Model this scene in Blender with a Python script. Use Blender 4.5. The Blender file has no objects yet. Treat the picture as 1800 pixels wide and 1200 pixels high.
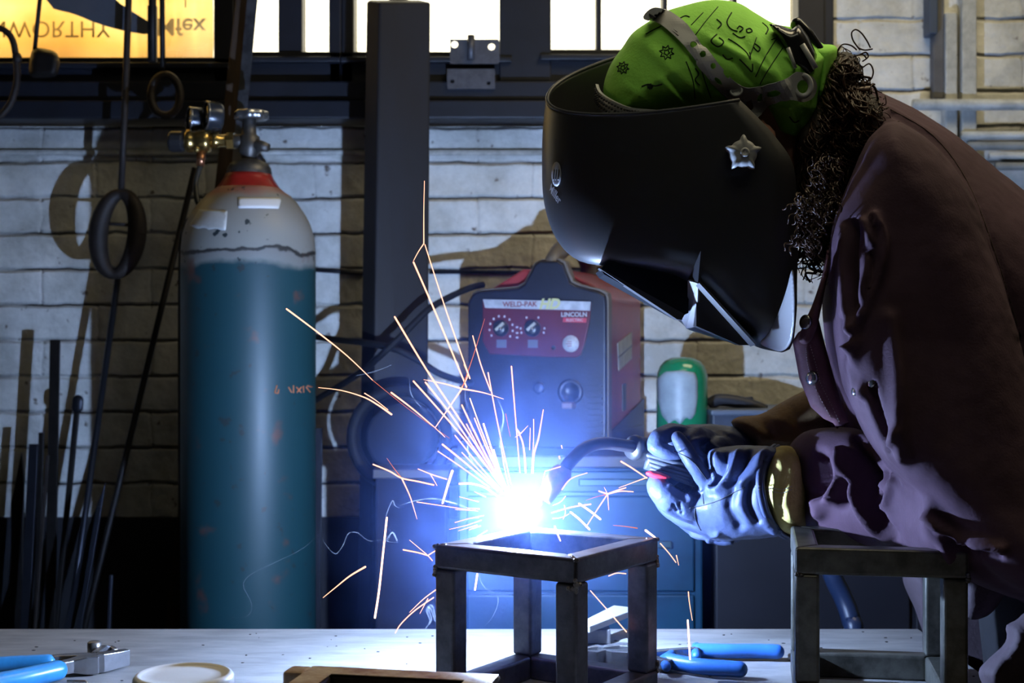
import bpy, bmesh, math, random
import numpy as np
from mathutils import Vector, Matrix, noise
from mathutils.bvhtree import BVHTree
from mathutils.geometry import delaunay_2d_cdt
random.seed(7)
SC = bpy.context.scene
COL = SC.collection
F = 2400.0          # focal length in pixels of the 1800 wide frame
CZ = 1.311          # eye height above the workshop floor
TZ = CZ - 0.4138    # bench top
WY = 2.82           # inner face of the brick wall
CEIL = 2.75

def P(px, py, d):
    return Vector(((px - 900.0) / F * d, d, CZ - (py - 600.0) / F * d))

# ------------------------------------------------------------------ materials
MATS = {}
def mat(name, color, rough=0.6, metal=0.0, var=0.0, scale=20.0, bump=0.0, bscale=60.0, color2=None,
        spec=0.5, coat=0.0, stretch=None, sheen=0.0):
    if name in MATS: return MATS[name]
    m = bpy.data.materials.new(name); m.use_nodes = True
    nt = m.node_tree; N = nt.nodes; L = nt.links
    b = N['Principled BSDF']
    b.inputs['Roughness'].default_value = rough
    b.inputs['Metallic'].default_value = metal
    b.inputs['Specular IOR Level'].default_value = spec
    b.inputs['Coat Weight'].default_value = coat
    b.inputs['Sheen Weight'].default_value = sheen
    c = (color[0], color[1], color[2], 1)
    b.inputs['Base Color'].default_value = c
    tc = N.new('ShaderNodeTexCoord'); mp = N.new('ShaderNodeMapping')
    L.new(tc.outputs['Object'], mp.inputs['Vector'])
    if stretch: mp.inputs['Scale'].default_value = stretch
    if var > 0 or color2:
        n = N.new('ShaderNodeTexNoise'); n.inputs['Scale'].default_value = scale; n.inputs['Detail'].default_value = 6
        n.inputs['Roughness'].default_value = 0.65
        L.new(mp.outputs[0], n.inputs['Vector'])
        r = N.new('ShaderNodeValToRGB')
        c2 = color2 or tuple(max(0, x * (1 - var)) for x in color)
        r.color_ramp.elements[0].position = 0.36; r.color_ramp.elements[0].color = (c2[0], c2[1], c2[2], 1)
        r.color_ramp.elements[1].position = 0.62; r.color_ramp.elements[1].color = c
        L.new(n.outputs['Fac'], r.inputs['Fac']); L.new(r.outputs['Color'], b.inputs['Base Color'])
    if bump > 0:
        n2 = N.new('ShaderNodeTexNoise'); n2.inputs['Scale'].default_value = bscale; n2.inputs['Detail'].default_value = 5
        L.new(mp.outputs[0], n2.inputs['Vector'])
        bp = N.new('ShaderNodeBump'); bp.inputs['Strength'].default_value = bump; bp.inputs['Distance'].default_value = 0.004
        L.new(n2.outputs['Fac'], bp.inputs['Height']); L.new(bp.outputs['Normal'], b.inputs['Normal'])
    MATS[name] = m
    return m

def emit(name, color, strength):
    if name in MATS: return MATS[name]
    m = bpy.data.materials.new(name); m.use_nodes = True
    nt = m.node_tree; nt.nodes.clear()
    e = nt.nodes.new('ShaderNodeEmission'); o = nt.nodes.new('ShaderNodeOutputMaterial')
    e.inputs[0].default_value = (*color, 1); e.inputs[1].default_value = strength
    nt.links.new(e.outputs[0], o.inputs[0])
    MATS[name] = m
    return m

# ------------------------------------------------------------------ mesh builder
class MB:
    def __init__(s): s.v = []; s.f = []; s.sm = []
    def add(s, verts, faces, smooth=False):
        k = len(s.v); s.v += [Vector(v) for v in verts]
        s.f += [tuple(i + k for i in f) for f in faces]; s.sm += [smooth] * len(faces); return s
    def box(s, c, size, M=None):
        x, y, z = [a / 2 for a in size]; c = Vector(c)
        vs = [Vector((sx * x, sy * y, sz * z)) for sz in (-1, 1) for sy in (-1, 1) for sx in (-1, 1)]
        if M is not None: vs = [M @ v for v in vs]
        vs = [v + c for v in vs]
        return s.add(vs, [(0, 2, 3, 1), (4, 5, 7, 6), (0, 1, 5, 4), (2, 6, 7, 3), (0, 4, 6, 2), (1, 3, 7, 5)])
    def bounds(s, lo, hi):
        return s.box([(a + b) / 2 for a, b in zip(lo, hi)], [b - a for a, b in zip(lo, hi)])
    def tube(s, pts, rad, n=12, caps=True, flat=1.0, up=None, smooth=True):
        pts = [Vector(p) for p in pts]; m = len(pts)
        if not hasattr(rad, '__len__'): rad = [rad] * m
        rings = []; u = None
        for i, p in enumerate(pts):
            t = (pts[min(i + 1, m - 1)] - pts[max(i - 1, 0)])
            t = t.normalized() if t.length > 1e-9 else Vector((0, 0, 1))
            if u is None:
                a = Vector(up) if up else (Vector((0, 1, 0)) if abs(t.y) < .8 else Vector((1, 0, 0)))
            else: a = u
            u = (a - t * a.dot(t)).normalized(); w = t.cross(u)
            rings.append([p + u * (math.cos(2 * math.pi * k / n) * rad[i] * flat) + w * (math.sin(2 * math.pi * k / n) * rad[i]) for k in range(n)])
        vs = [v for r in rings for v in r]; fs = []
        for i in range(m - 1):
            for k in range(n):
                a, b = i * n + k, i * n + (k + 1) % n
                fs.append((a, b, b + n, a + n))
        if caps:
            fs.append(tuple(range(n))[::-1]); fs.append(tuple((m - 1) * n + k for k in range(n)))
        return s.add(vs, fs, smooth)
    def cap_tube(s, pts, rad, n=14, flat=1.0, up=None):
        """rounded at both ends"""
        pts = [Vector(p) for p in pts]; rad = list(rad) if hasattr(rad, '__len__') else [rad] * len(pts)
        a = (pts[0] - pts[1]).normalized(); b = (pts[-1] - pts[-2]).normalized()
        pre, rp, post, rq = [], [], [], []
        for k in range(4):
            th = math.pi / 2 * (1 - k / 4.0)
            pre.append(pts[0] + a * rad[0] * math.sin(th)); rp.append(max(rad[0] * math.cos(th), 1e-5))
            post.insert(0, pts[-1] + b * rad[-1] * math.sin(th)); rq.insert(0, max(rad[-1] * math.cos(th), 1e-5))
        return s.tube(pre + pts + post, rp + rad + rq, n, True, flat, up)
    def ring(s, c, axis, R, r, n=24, m=8, sx=1.0, sy=1.0, u=None):
        axis = Vector(axis).normalized()
        a = Vector(u) if u else (Vector((0, 0, 1)) if abs(axis.z) < .9 else Vector((1, 0, 0)))
        a = (a - axis * a.dot(axis)).normalized(); b = axis.cross(a); c = Vector(c)
        vs = []; fs = []
        for i in range(n):
            th = 2 * math.pi * i / n
            dr = (a * math.cos(th) * sx + b * math.sin(th) * sy)
            nn = (a * math.cos(th) + b * math.sin(th)).normalized()
            for j in range(m):
                ph = 2 * math.pi * j / m
                vs.append(c + dr * R + nn * (r * math.cos(ph)) + axis * (r * math.sin(ph)))
        for i in range(n):
            for j in range(m):
                fs.append((i * m + j, ((i + 1) % n) * m + j, ((i + 1) % n) * m + (j + 1) % m, i * m + (j + 1) % m))
        return s.add(vs, fs, True)
    def lathe(s, c, axis, prof, n=32, smooth=True, sq=None):
        """prof: list of (radius, height along axis)"""
        axis = Vector(axis).normalized(); c = Vector(c)
        a = Vector((1, 0, 0)) if abs(axis.x) < .9 else Vector((0, 1, 0))
        a = (a - axis * a.dot(axis)).normalized(); b = axis.cross(a)
        vs = []; fs = []; m = len(prof)
        for r, h in prof:
            for k in range(n):
                th = 2 * math.pi * k / n
                vs.append(c + axis * h + (a * math.cos(th) + b * math.sin(th)) * max(r, 1e-5))
        for i in range(m - 1):
            for k in range(n):
                p, q = i * n + k, i * n + (k + 1) % n
                fs.append((p, q, q + n, p + n))
        fs.append(tuple(range(n))[::-1]); fs.append(tuple((m - 1) * n + k for k in range(n)))
        return s.add(vs, fs, smooth)
    def ball(s, c, r, n=16, M=None):
        c = Vector(c); r = r if hasattr(r, '__len__') else (r, r, r); vs = []; fs = []; m = n // 2
        for i in range(m + 1):
            ph = math.pi * i / m - math.pi / 2
            for k in range(n):
                th = 2 * math.pi * k / n
                v = Vector((r[0] * math.cos(ph) * math.cos(th), r[1] * math.cos(ph) * math.sin(th), r[2] * math.sin(ph)))
                if M is not None: v = M @ v
                vs.append(c + v)
        for i in range(m):
            for k in range(n):
                a, b = i * n + k, i * n + (k + 1) % n
                fs.append((a, b, b + n, a + n))
        return s.add(vs, fs, True)
    def prism(s, poly, M, h0, h1, smooth=False):
        """poly 2D outline (u,v); M maps (u,v,h)"""
        n = len(poly)
        vs = [M @ Vector((u, v, h0)) for u, v in poly] + [M @ Vector((u, v, h1)) for u, v in poly]
        fs = [tuple(range(n))[::-1], tuple(range(n, 2 * n))] + [(i, (i + 1) % n, (i + 1) % n + n, i + n) for i in range(n)]
        return s.add(vs, fs, smooth)
    def rings(s, rings, closed_ends=True, smooth=True):
        n = len(rings[0]); vs = [v for r in rings for v in r]; fs = []
        for i in range(len(rings) - 1):
            for k in range(n):
                a, b = i * n + k, i * n + (k + 1) % n
                fs.append((a, b, b + n, a + n))
        if closed_ends:
            fs.append(tuple(range(n))[::-1]); fs.append(tuple((len(rings) - 1) * n + k for k in range(n)))
        return s.add(vs, fs, smooth)
    def mesh(s, name):
        me = bpy.data.meshes.new(name); me.from_pydata([tuple(v) for v in s.v], [], s.f)
        me.polygons.foreach_set('use_smooth', s.sm); me.update()
        bm = bmesh.new(); bm.from_mesh(me); bmesh.ops.recalc_face_normals(bm, faces=bm.faces); bm.to_mesh(me); bm.free()
        return me
    def build(s, name, m, parent=None, bevel=0, seg=2, **tags):
        return link(name, s.mesh(name), m, parent, bevel, seg, **tags)

def link(name, me, m, parent=None, bevel=0, seg=2, **tags):
    o = bpy.data.objects.new(name, me); COL.objects.link(o)
    if m is not None and len(me.materials) == 0: me.materials.append(m)
    if parent is not None:
        o.parent = parent; o.matrix_parent_inverse = Matrix.Translation(-parent.location)
    else:
        n = len(me.vertices); co = np.empty(n * 3); me.vertices.foreach_get('co', co); co = co.reshape(-1, 3)
        c = Vector(((co[:, 0].min() + co[:, 0].max()) / 2, (co[:, 1].min() + co[:, 1].max()) / 2, co[:, 2].min()))
        me.transform(Matrix.Translation(-c)); o.location = c
    if bevel:
        b = o.modifiers.new('Bevel', 'BEVEL'); b.width = bevel; b.segments = seg; b.limit_method = 'ANGLE'; b.angle_limit = math.radians(40)
    for k, v in tags.items(): o[k] = v
    return o

def thing(name, label, cat, loc, group=None):
    o = bpy.data.objects.new(name, None); COL.objects.link(o); o.location = Vector(loc); o.empty_display_size = .05
    o['label'] = label; o['category'] = cat
    if group: o['group'] = group
    return o
def T(label, cat, group=None):
    d = dict(label=label, category=cat)
    if group: d['group'] = group
    return d

def copy_tree(root, offset_fn=None, **tags):
    c = root.copy(); COL.objects.link(c)
    for k, v in tags.items(): c[k] = v
    for ch in list(root.children):
        d = ch.copy(); COL.objects.link(d); d.parent = c
        for g in list(ch.children):
            e = g.copy(); COL.objects.link(e); e.parent = d
    return c

# ------------------------------------------------------------------ curves, outlines, inflated volumes
def spline(pts, k=8, closed=False):
    pts = [np.array(p, float) for p in pts]; n = len(pts); out = []
    rng = range(n) if closed else range(n - 1)
    for i in rng:
        if closed: p0, p1, p2, p3 = pts[(i - 1) % n], pts[i], pts[(i + 1) % n], pts[(i + 2) % n]
        else: p0, p1, p2, p3 = pts[max(i - 1, 0)], pts[i], pts[i + 1], pts[min(i + 2, n - 1)]
        for j in range(k):
            t = j / k
            out.append(0.5 * ((2 * p1) + (-p0 + p2) * t + (2 * p0 - 5 * p1 + 4 * p2 - p3) * t * t + (-p0 + 3 * p1 - 3 * p2 + p3) * t ** 3))
    if not closed: out.append(pts[-1])
    return out

def resample(poly, step, closed=True):
    poly = [np.array(p, float) for p in poly]
    if closed: poly = poly + [poly[0]]
    out = []; 
    seg = [np.linalg.norm(poly[i + 1] - poly[i]) for i in range(len(poly) - 1)]
    tot = sum(seg); n = max(4, int(round(tot / step))); cum = np.concatenate([[0], np.cumsum(seg)])
    for k in range(n if closed else n + 1):
        s = tot * k / n; i = min(np.searchsorted(cum, s, side='right') - 1, len(seg) - 1)
        t = (s - cum[i]) / max(seg[i], 1e-9); out.append(poly[i] * (1 - t) + poly[i + 1] * t)
    return out

def seg_dist(pts, line, closed=False):
    pts = np.asarray(pts, float); line = [np.asarray(q, float)[:2] for q in line]
    if closed: line = line + [line[0]]
    best = np.full(len(pts), 1e9)
    for a, b in zip(line[:-1], line[1:]):
        ab = b - a; L2 = max(float(ab @ ab), 1e-12)
        t = np.clip(((pts - a) @ ab) / L2, 0, 1)
        d = np.linalg.norm(pts - (a + t[:, None] * ab), axis=1)
        best = np.minimum(best, d)
    return best

def inside(pts, poly):
    pts = np.asarray(pts, float); x, y = pts[:, 0], pts[:, 1]; r = np.zeros(len(pts), bool); n = len(poly)
    for i in range(n):
        x1, y1 = poly[i][0], poly[i][1]; x2, y2 = poly[(i + 1) % n][0], poly[(i + 1) % n][1]
        if y1 == y2: continue
        c = ((y1 > y) != (y2 > y)) & (x < (x2 - x1) * (y - y1) / (y2 - y1) + x1)
        r ^= c
    return r

def fill(outline, step, holes=()):
    """triangulated region: returns 2D verts, triangles, index of boundary verts"""
    out = resample(outline, step); hs = [resample(h, step * .8) for h in holes]
    xs = [p[0] for p in out]; ys = [p[1] for p in out]
    gx = np.arange(min(xs), max(xs), step); gy = np.arange(min(ys), max(ys), step * .87)
    g = np.array([(x + (step / 2 if j % 2 else 0), y) for j, y in enumerate(gy) for x in gx])
    if len(g):
        k = inside(g, out) & (seg_dist(g, out, True) > step * .55)
        for h in hs: k &= ~inside(g, h) & (seg_dist(g, h, True) > step * .5)
        g = g[k]
    vs = [Vector((p[0], p[1])) for p in out]; edges = [(i, (i + 1) % len(out)) for i in range(len(out))]
    for h in hs:
        b = len(vs); vs += [Vector((p[0], p[1])) for p in h]; edges += [(b + i, b + (i + 1) % len(h)) for i in range(len(h))]
    vs += [Vector((p[0], p[1])) for p in g]
    r = delaunay_2d_cdt(vs, edges, [], 1, 1e-4)
    V = [np.array((v[0], v[1])) for v in r[0]]; tris = [tuple(f) for f in r[2]]
    if tris:
        cen = np.array([(V[a] + V[b] + V[c]) / 3 for a, b, c in tris]); keep = inside(cen, out)
        for h in hs: keep &= ~inside(cen, h)
        tris = [t for t, q in zip(tris, keep) if q]
    cnt = {}
    for t in tris:
        for i in range(3):
            e = tuple(sorted((t[i], t[(i + 1) % 3]))); cnt[e] = cnt.get(e, 0) + 1
    bnd = [e for e, c in cnt.items() if c == 1]
    return V, tris, bnd

def folds_at(p2, folds):
    """sum of ridges and grooves; each: (polyline px, width px, amplitude m)"""
    h = np.zeros(len(p2))
    for line, w, a in folds:
        line = spline(line, 5) if len(line) > 2 else line
        d = seg_dist(p2, line)
        h += a * np.exp(-(d / w) ** 2)
    return h

def inflate(mb, outline, dmid, thick, R, step=6, folds=(), back=None, smooth=True, power=2.0, spl=True):
    """a closed volume with the given outline (px at depth dmid) and rounded front and back"""
    ol = spline(outline, 6, True) if spl else outline
    V, tris, bnd = fill(ol, step)
    A = np.array(V); olr = resample(ol, step)
    d = seg_dist(A, olr, True)
    q = np.clip(d / R, 0, 1); h = (1 - (1 - q) ** power) ** (1 / power)
    bset = set(i for e in bnd for i in e)
    for i in bset: h[i] = 0
    f = folds_at(A, folds) * np.clip(d / (R * .25), 0, 1) if folds else np.zeros(len(A))
    dm = np.array([dmid(*p) if callable(dmid) else dmid for p in A])
    th = np.array([thick(*p) if callable(thick) else thick for p in A])
    bk = th if back is None else np.full(len(A), back)
    vs = [P(p[0], p[1], dm[i] - th[i] * h[i] - f[i]) for i, p in enumerate(A)]
    idx = {}
    for i in range(len(A)):
        if i in bset: idx[i] = i
        else: idx[i] = len(vs); vs.append(P(A[i][0], A[i][1], dm[i] + bk[i] * h[i]))
    fs = list(tris) + [tuple(idx[j] for j in t[::-1]) for t in tris]
    fs = [t for t in fs if len(set(t)) == 3]
    return mb.add(vs, fs, smooth)

def voxel(mb, size, smooth_iter=4, folds=(), nz=0.0, nscale=30.0, name='m', face=0.15, nz2=0.0):
    """fuse the closed volumes of mb to one skin, then press folds into what faces the camera"""
    me = mb.mesh(name); o = bpy.data.objects.new(name, me); COL.objects.link(o)
    r = o.modifiers.new('R', 'REMESH'); r.mode = 'VOXEL'; r.voxel_size = size; r.use_smooth_shade = True
    if smooth_iter:
        s = o.modifiers.new('S', 'SMOOTH'); s.iterations = smooth_iter; s.factor = .5
    dg = bpy.context.evaluated_depsgraph_get(); ev = o.evaluated_get(dg)
    me2 = bpy.data.meshes.new_from_object(ev); bpy.data.objects.remove(o); bpy.data.meshes.remove(me)
    n = len(me2.vertices); co = np.empty(n * 3); me2.vertices.foreach_get('co', co); co = co.reshape(-1, 3)
    no = np.array([v.normal for v in me2.vertices])
    px = 900 + co[:, 0] / co[:, 1] * F; py = 600 - (co[:, 2] - CZ) / co[:, 1] * F
    if folds:
        h = folds_at(np.stack([px, py], 1), folds) * np.clip((-no[:, 1] - face) / .4, 0, 1)
        co = co + no * h[:, None]
    if nz or nz2:
        h = np.array([noise.noise(Vector(c) * nscale) * nz + noise.noise(Vector(c) * nscale * 3.1) * nz2 for c in co])
        co = co + no * h[:, None]
    me2.vertices.foreach_set('co', co.ravel()); me2.polygons.foreach_set('use_smooth', [True] * len(me2.polygons)); me2.update()
    me2.name = name
    return me2

def bvh_of(*objs):
    vs = []; fs = []
    for o in objs:
        me = o.data; k = len(vs); M = Matrix.Translation(o.location) if o.parent is None else Matrix.Identity(4)
        vs += [M @ v.co for v in me.vertices]; fs += [tuple(i + k for i in p.vertices) for p in me.polygons]
    return BVHTree.FromPolygons(vs, fs)
EYE = Vector((0, 0, CZ))
def hit(bvh, px, py, dflt):
    d = (P(px, py, 1.0) - EYE).normalized()
    r = bvh.ray_cast(EYE, d, 6.0)
    return (r[0], r[1]) if r[0] is not None else (P(px, py, dflt), Vector((0, -1, 0)))

def applique(mb, outline, bvh, dflt, off=.001, thick=.001, step=5, holes=(), spl=False, smooth=True):
    """a thin layer laid on an existing surface (print, strap, label)"""
    ol = spline(outline, 6, True) if spl else outline
    V, tris, bnd = fill(ol, step, holes)
    top = []; bot = []
    for p in V:
        h, nn = hit(bvh, p[0], p[1], dflt)
        if nn.dot(h - EYE) > 0: nn = -nn
        dr = ((EYE - h).normalized() * .6 + nn * .4).normalized()
        top.append(h + dr * (off + thick)); bot.append(h + dr * off)
    n = len(V); fs = list(tris) + [tuple(j + n for j in t[::-1]) for t in tris] + [(a, b, b + n, a + n) for a, b in bnd]
    return mb.add(top + bot, fs, smooth)

def stroke(mb, line, bvh, dflt, w=1.2, off=.0004, k=5):
    """thin line laid on a surface: line in px, half width in px"""
    pts = spline(line, k) if len(line) > 2 else [np.array(line[0], float) * (1 - t) + np.array(line[1], float) * t for t in np.linspace(0, 1, 8)]
    ps = []
    for p in pts:
        h, nn = hit(bvh, p[0], p[1], dflt); ps.append(h + (EYE - h).normalized() * off)
    r = w / F * ps[0].y
    return mb.tube(ps, r, 6)

def text_mb(mb, s, size, M, extrude=.0004, align='CENTER', shear=0.0, space=1.0, bold=0.0):
    cu = bpy.data.curves.new('t', 'FONT'); cu.body = s; cu.size = size; cu.extrude = extrude; cu.align_x = align; cu.align_y = 'CENTER'
    cu.shear = shear; cu.space_character = space; cu.offset = bold; cu.resolution_u = 4
    o = bpy.data.objects.new('t', cu); COL.objects.link(o)
    dg = bpy.context.evaluated_depsgraph_get(); me = bpy.data.meshes.new_from_object(o.evaluated_get(dg))
    mb.add([M @ v.co for v in me.vertices], [tuple(p.vertices) for p in me.polygons])
    bpy.data.objects.remove(o); bpy.data.curves.remove(cu); bpy.data.meshes.remove(me)
    return mb

def frame_m(origin, u, v, w):
    return Matrix((( u[0], v[0], w[0], origin[0]), (u[1], v[1], w[1], origin[1]), (u[2], v[2], w[2], origin[2]), (0, 0, 0, 1)))
ARC_W = 21; FILL_W = 12; FILL2_W = 2.8; FUME = .32
# ================================================================== camera, light, room
cam = bpy.data.cameras.new('camera'); camo = bpy.data.objects.new('camera', cam); COL.objects.link(camo)
camo.location = (0, 0, CZ); camo.rotation_euler = (math.radians(90), 0, 0)
cam.sensor_width = 36; cam.lens = 48; cam.clip_start = .05
cam.dof.use_dof = True; cam.dof.focus_distance = 1.60; cam.dof.aperture_fstop = 7.5
SC.camera = camo
SC.view_settings.view_transform = 'Standard'; SC.view_settings.look = 'None'
SC.view_settings.gamma = 1; SC.view_settings.exposure = 0; SC.view_settings.use_curve_mapping = False
cy = SC.cycles
cy.use_denoising = True
try: cy.denoiser = 'OPENIMAGEDENOISE'
except Exception: pass
cy.max_bounces = 8; cy.diffuse_bounces = 3; cy.glossy_bounces = 3; cy.transmission_bounces = 6; cy.volume_bounces = 0
cy.transparent_max_bounces = 16; cy.sample_clamp_indirect = 4; cy.caustics_reflective = False; cy.caustics_refractive = False
cy.volume_step_rate = 2.0; cy.use_light_tree = True

w = bpy.data.worlds.new('world'); SC.world = w; w.use_nodes = True
bg = w.node_tree.nodes['Background']; bg.inputs[0].default_value = (1.0, .93, .74, 1); bg.inputs[1].default_value = 4.0

# ---- the white painted brick wall -------------------------------------------------
def brick_mat():
    m = bpy.data.materials.new('white_painted_brick'); m.use_nodes = True
    nt = m.node_tree; N = nt.nodes; L = nt.links; b = N['Principled BSDF']; b.inputs['Roughness'].default_value = .55
    g = N.new('ShaderNodeNewGeometry'); sx = N.new('ShaderNodeSeparateXYZ'); L.new(g.outputs['Position'], sx.inputs[0])
    cx = N.new('ShaderNodeCombineXYZ'); L.new(sx.outputs[0], cx.inputs[0]); L.new(sx.outputs[2], cx.inputs[1])
    def noise_n(scale, det=4, vec=None):
        n = N.new('ShaderNodeTexNoise'); n.inputs['Scale'].default_value = scale; n.inputs['Detail'].default_value = det
        L.new(vec or g.outputs['Position'], n.inputs['Vector']); return n
    dn = noise_n(16, 4)
    vs = N.new('ShaderNodeVectorMath'); vs.operation = 'SUBTRACT'; vs.inputs[1].default_value = (.5, .5, .5); L.new(dn.outputs['Color'], vs.inputs[0])
    vm = N.new('ShaderNodeVectorMath'); vm.operation = 'MULTIPLY'; vm.inputs[1].default_value = (.02, .0125, 0); L.new(vs.outputs[0], vm.inputs[0])
    va = N.new('ShaderNodeVectorMath'); va.operation = 'ADD'; L.new(cx.outputs[0], va.inputs[0]); L.new(vm.outputs[0], va.inputs[1])
    vo = N.new('ShaderNodeVectorMath'); vo.operation = 'ADD'; vo.inputs[1].default_value = (.07, .0145, 0); L.new(va.outputs[0], vo.inputs[0])
    def brick(mort, sm):
        br = N.new('ShaderNodeTexBrick'); br.inputs['Scale'].default_value = 1; br.inputs['Mortar Size'].default_value = mort
        br.inputs['Mortar Smooth'].default_value = sm; br.inputs['Brick Width'].default_value = .225; br.inputs['Row Height'].default_value = .0737
        br.inputs['Color1'].default_value = (1, 1, 1, 1); br.inputs['Color2'].default_value = (.86, .86, .86, 1); br.inputs['Mortar'].default_value = (0, 0, 0, 1)
        L.new(vo.outputs[0], br.inputs['Vector']); return br
    b1 = brick(.0021, .35); b2 = brick(.0075, 1.0)
    # joints: open and black in places, filled with paint in others; upright joints nearly always filled
    jn = noise_n(5.5, 5); jr = N.new('ShaderNodeMapRange'); jr.inputs[1].default_value = .40; jr.inputs[2].default_value = .54; L.new(jn.outputs[0], jr.inputs[0])
    jz = N.new('ShaderNodeMath'); jz.operation = 'FRACT'
    jd = N.new('ShaderNodeMath'); jd.operation = 'DIVIDE'; jd.inputs[1].default_value = .0737
    so = N.new('ShaderNodeSeparateXYZ'); L.new(vo.outputs[0], so.inputs[0]); L.new(so.outputs[1], jd.inputs[0]); L.new(jd.outputs[0], jz.inputs[0])
    # near a bed joint when fract is close to 0 or 1
    ab = N.new('ShaderNodeMath'); ab.operation = 'SUBTRACT'; ab.inputs[1].default_value = .5; L.new(jz.outputs[0], ab.inputs[0])
    aa = N.new('ShaderNodeMath'); aa.operation = 'ABSOLUTE'; L.new(ab.outputs[0], aa.inputs[0])
    ag = N.new('ShaderNodeMapRange'); ag.inputs[1].default_value = .44; ag.inputs[2].default_value = .47; ag.inputs[3].default_value = .12; L.new(aa.outputs[0], ag.inputs[0])
    m1 = N.new('ShaderNodeMath'); m1.operation = 'MULTIPLY'; L.new(b1.outputs['Fac'], m1.inputs[0]); L.new(jr.outputs[0], m1.inputs[1])
    m2 = N.new('ShaderNodeMath'); m2.operation = 'MULTIPLY'; L.new(m1.outputs[0], m2.inputs[0]); L.new(ag.outputs[0], m2.inputs[1])
    # paint with dirt and chips
    pn = noise_n(4.5, 9); pn.inputs['Roughness'].default_value = .72; pr = N.new('ShaderNodeValToRGB'); e = pr.color_ramp.elements
    e[0].position = .34; e[0].color = (.40, .40, .36, 1); e[1].position = .62; e[1].color = (.80, .80, .77, 1); L.new(pn.outputs[0], pr.inputs[0])
    cn = noise_n(38, 6); cr = N.new('ShaderNodeMapRange'); cr.inputs[1].default_value = .66; cr.inputs[2].default_value = .72; L.new(cn.outputs[0], cr.inputs[0])
    mx = N.new('ShaderNodeMixRGB'); L.new(cr.outputs[0], mx.inputs[0]); L.new(pr.outputs[0], mx.inputs[1]); mx.inputs[2].default_value = (.16, .13, .11, 1)
    mm = N.new('ShaderNodeMixRGB'); mm.blend_type = 'MULTIPLY'; mm.inputs[0].default_value = .6; L.new(mx.outputs[0], mm.inputs[1]); L.new(b1.outputs['Color'], mm.inputs[2])
    my = N.new('ShaderNodeMixRGB'); L.new(m2.outputs[0], my.inputs[0]); L.new(mx.outputs[0], my.inputs[1]); my.inputs[2].default_value = (.05, .045, .04, 1)
    L.new(my.outputs[0], b.inputs['Base Color'])
    # relief
    hn = noise_n(30, 6); hb0 = N.new('ShaderNodeMath'); hb0.operation = 'MULTIPLY'; L.new(b2.outputs['Fac'], hb0.inputs[0]); ah = N.new('ShaderNodeMapRange'); ah.inputs[1].default_value = .38; ah.inputs[2].default_value = .46; ah.inputs[3].default_value = .15; L.new(aa.outputs[0], ah.inputs[0]); L.new(ah.outputs[0], hb0.inputs[1]); hb = N.new('ShaderNodeMath'); hb.operation = 'MULTIPLY'; hb.inputs[1].default_value = -.9; L.new(hb0.outputs[0], hb.inputs[0])
    ha = N.new('ShaderNodeMath'); ha.operation = 'ADD'; L.new(hb.outputs[0], ha.inputs[0]); L.new(hn.outputs[0], ha.inputs[1])
    hc = N.new('ShaderNodeMath'); hc.operation = 'SUBTRACT'; L.new(ha.outputs[0], hc.inputs[0]); L.new(m2.outputs[0], hc.inputs[1])
    bp = N.new('ShaderNodeBump'); bp.inputs['Strength'].default_value = 1.0; bp.inputs['Distance'].default_value = .0065
    L.new(hc.outputs[0], bp.inputs['Height']); L.new(bp.outputs[0], b.inputs['Normal'])
    return m
M_brick = brick_mat()
M_dark = mat('blue_black_painted_steel', (.009, .011, .020), .55, 0, .4, 14, .15, 40)
M_floor = mat('stained_concrete_floor', (.09, .085, .08), .8, 0, .5, 3, .3, 30)
M_plaster = mat('dingy_plaster', (.05, .045, .038), .9, 0, .3, 2)
M_base = mat('black_bitumen_paint', (.016, .016, .022), .7, 0, .4, 8, .3, 30)

XL, XR, YB = -3.0, 2.3, -1.6
SILL = CZ + (600 - 222) / F * WY       # 1.755
JX = (1440 - 900) / F * WY             # right edge of the window strip
HEAD = 2.45
wb = MB()
wb.bounds((XL, WY, 0), (XR, WY + .28, SILL)); wb.bounds((JX, WY, SILL), (XR, WY + .28, CEIL)); wb.bounds((XL, WY, HEAD), (JX, WY + .28, CEIL))
wb.build('wall_back', M_brick, kind='structure')
MB().bounds((XL - .1, YB, 0), (XL, WY + .28, CEIL)).build('wall_left', M_plaster, kind='structure')
MB().bounds((XR, YB, 0), (XR + .1, WY + .28, CEIL)).build('wall_right', M_plaster, kind='structure')
MB().bounds((XL - .1, YB - .1, 0), (XR + .1, YB, CEIL)).build('wall_front', M_plaster, kind='structure')
MB().bounds((XL - .1, YB - .1, -.1), (XR + .1, WY + .28, 0)).build('floor', M_floor, kind='structure')
MB().bounds((XL - .1, YB - .1, CEIL), (XR + .1, WY + .28, CEIL + .1)).build('ceiling', M_plaster, kind='structure')
# black painted foot of the wall
MB().bounds((XL, WY - .012, 0), (XR, WY, CZ - (908 - 600) / F * WY)).build('baseboard_back', M_base, bevel=.003, kind='structure')

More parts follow.
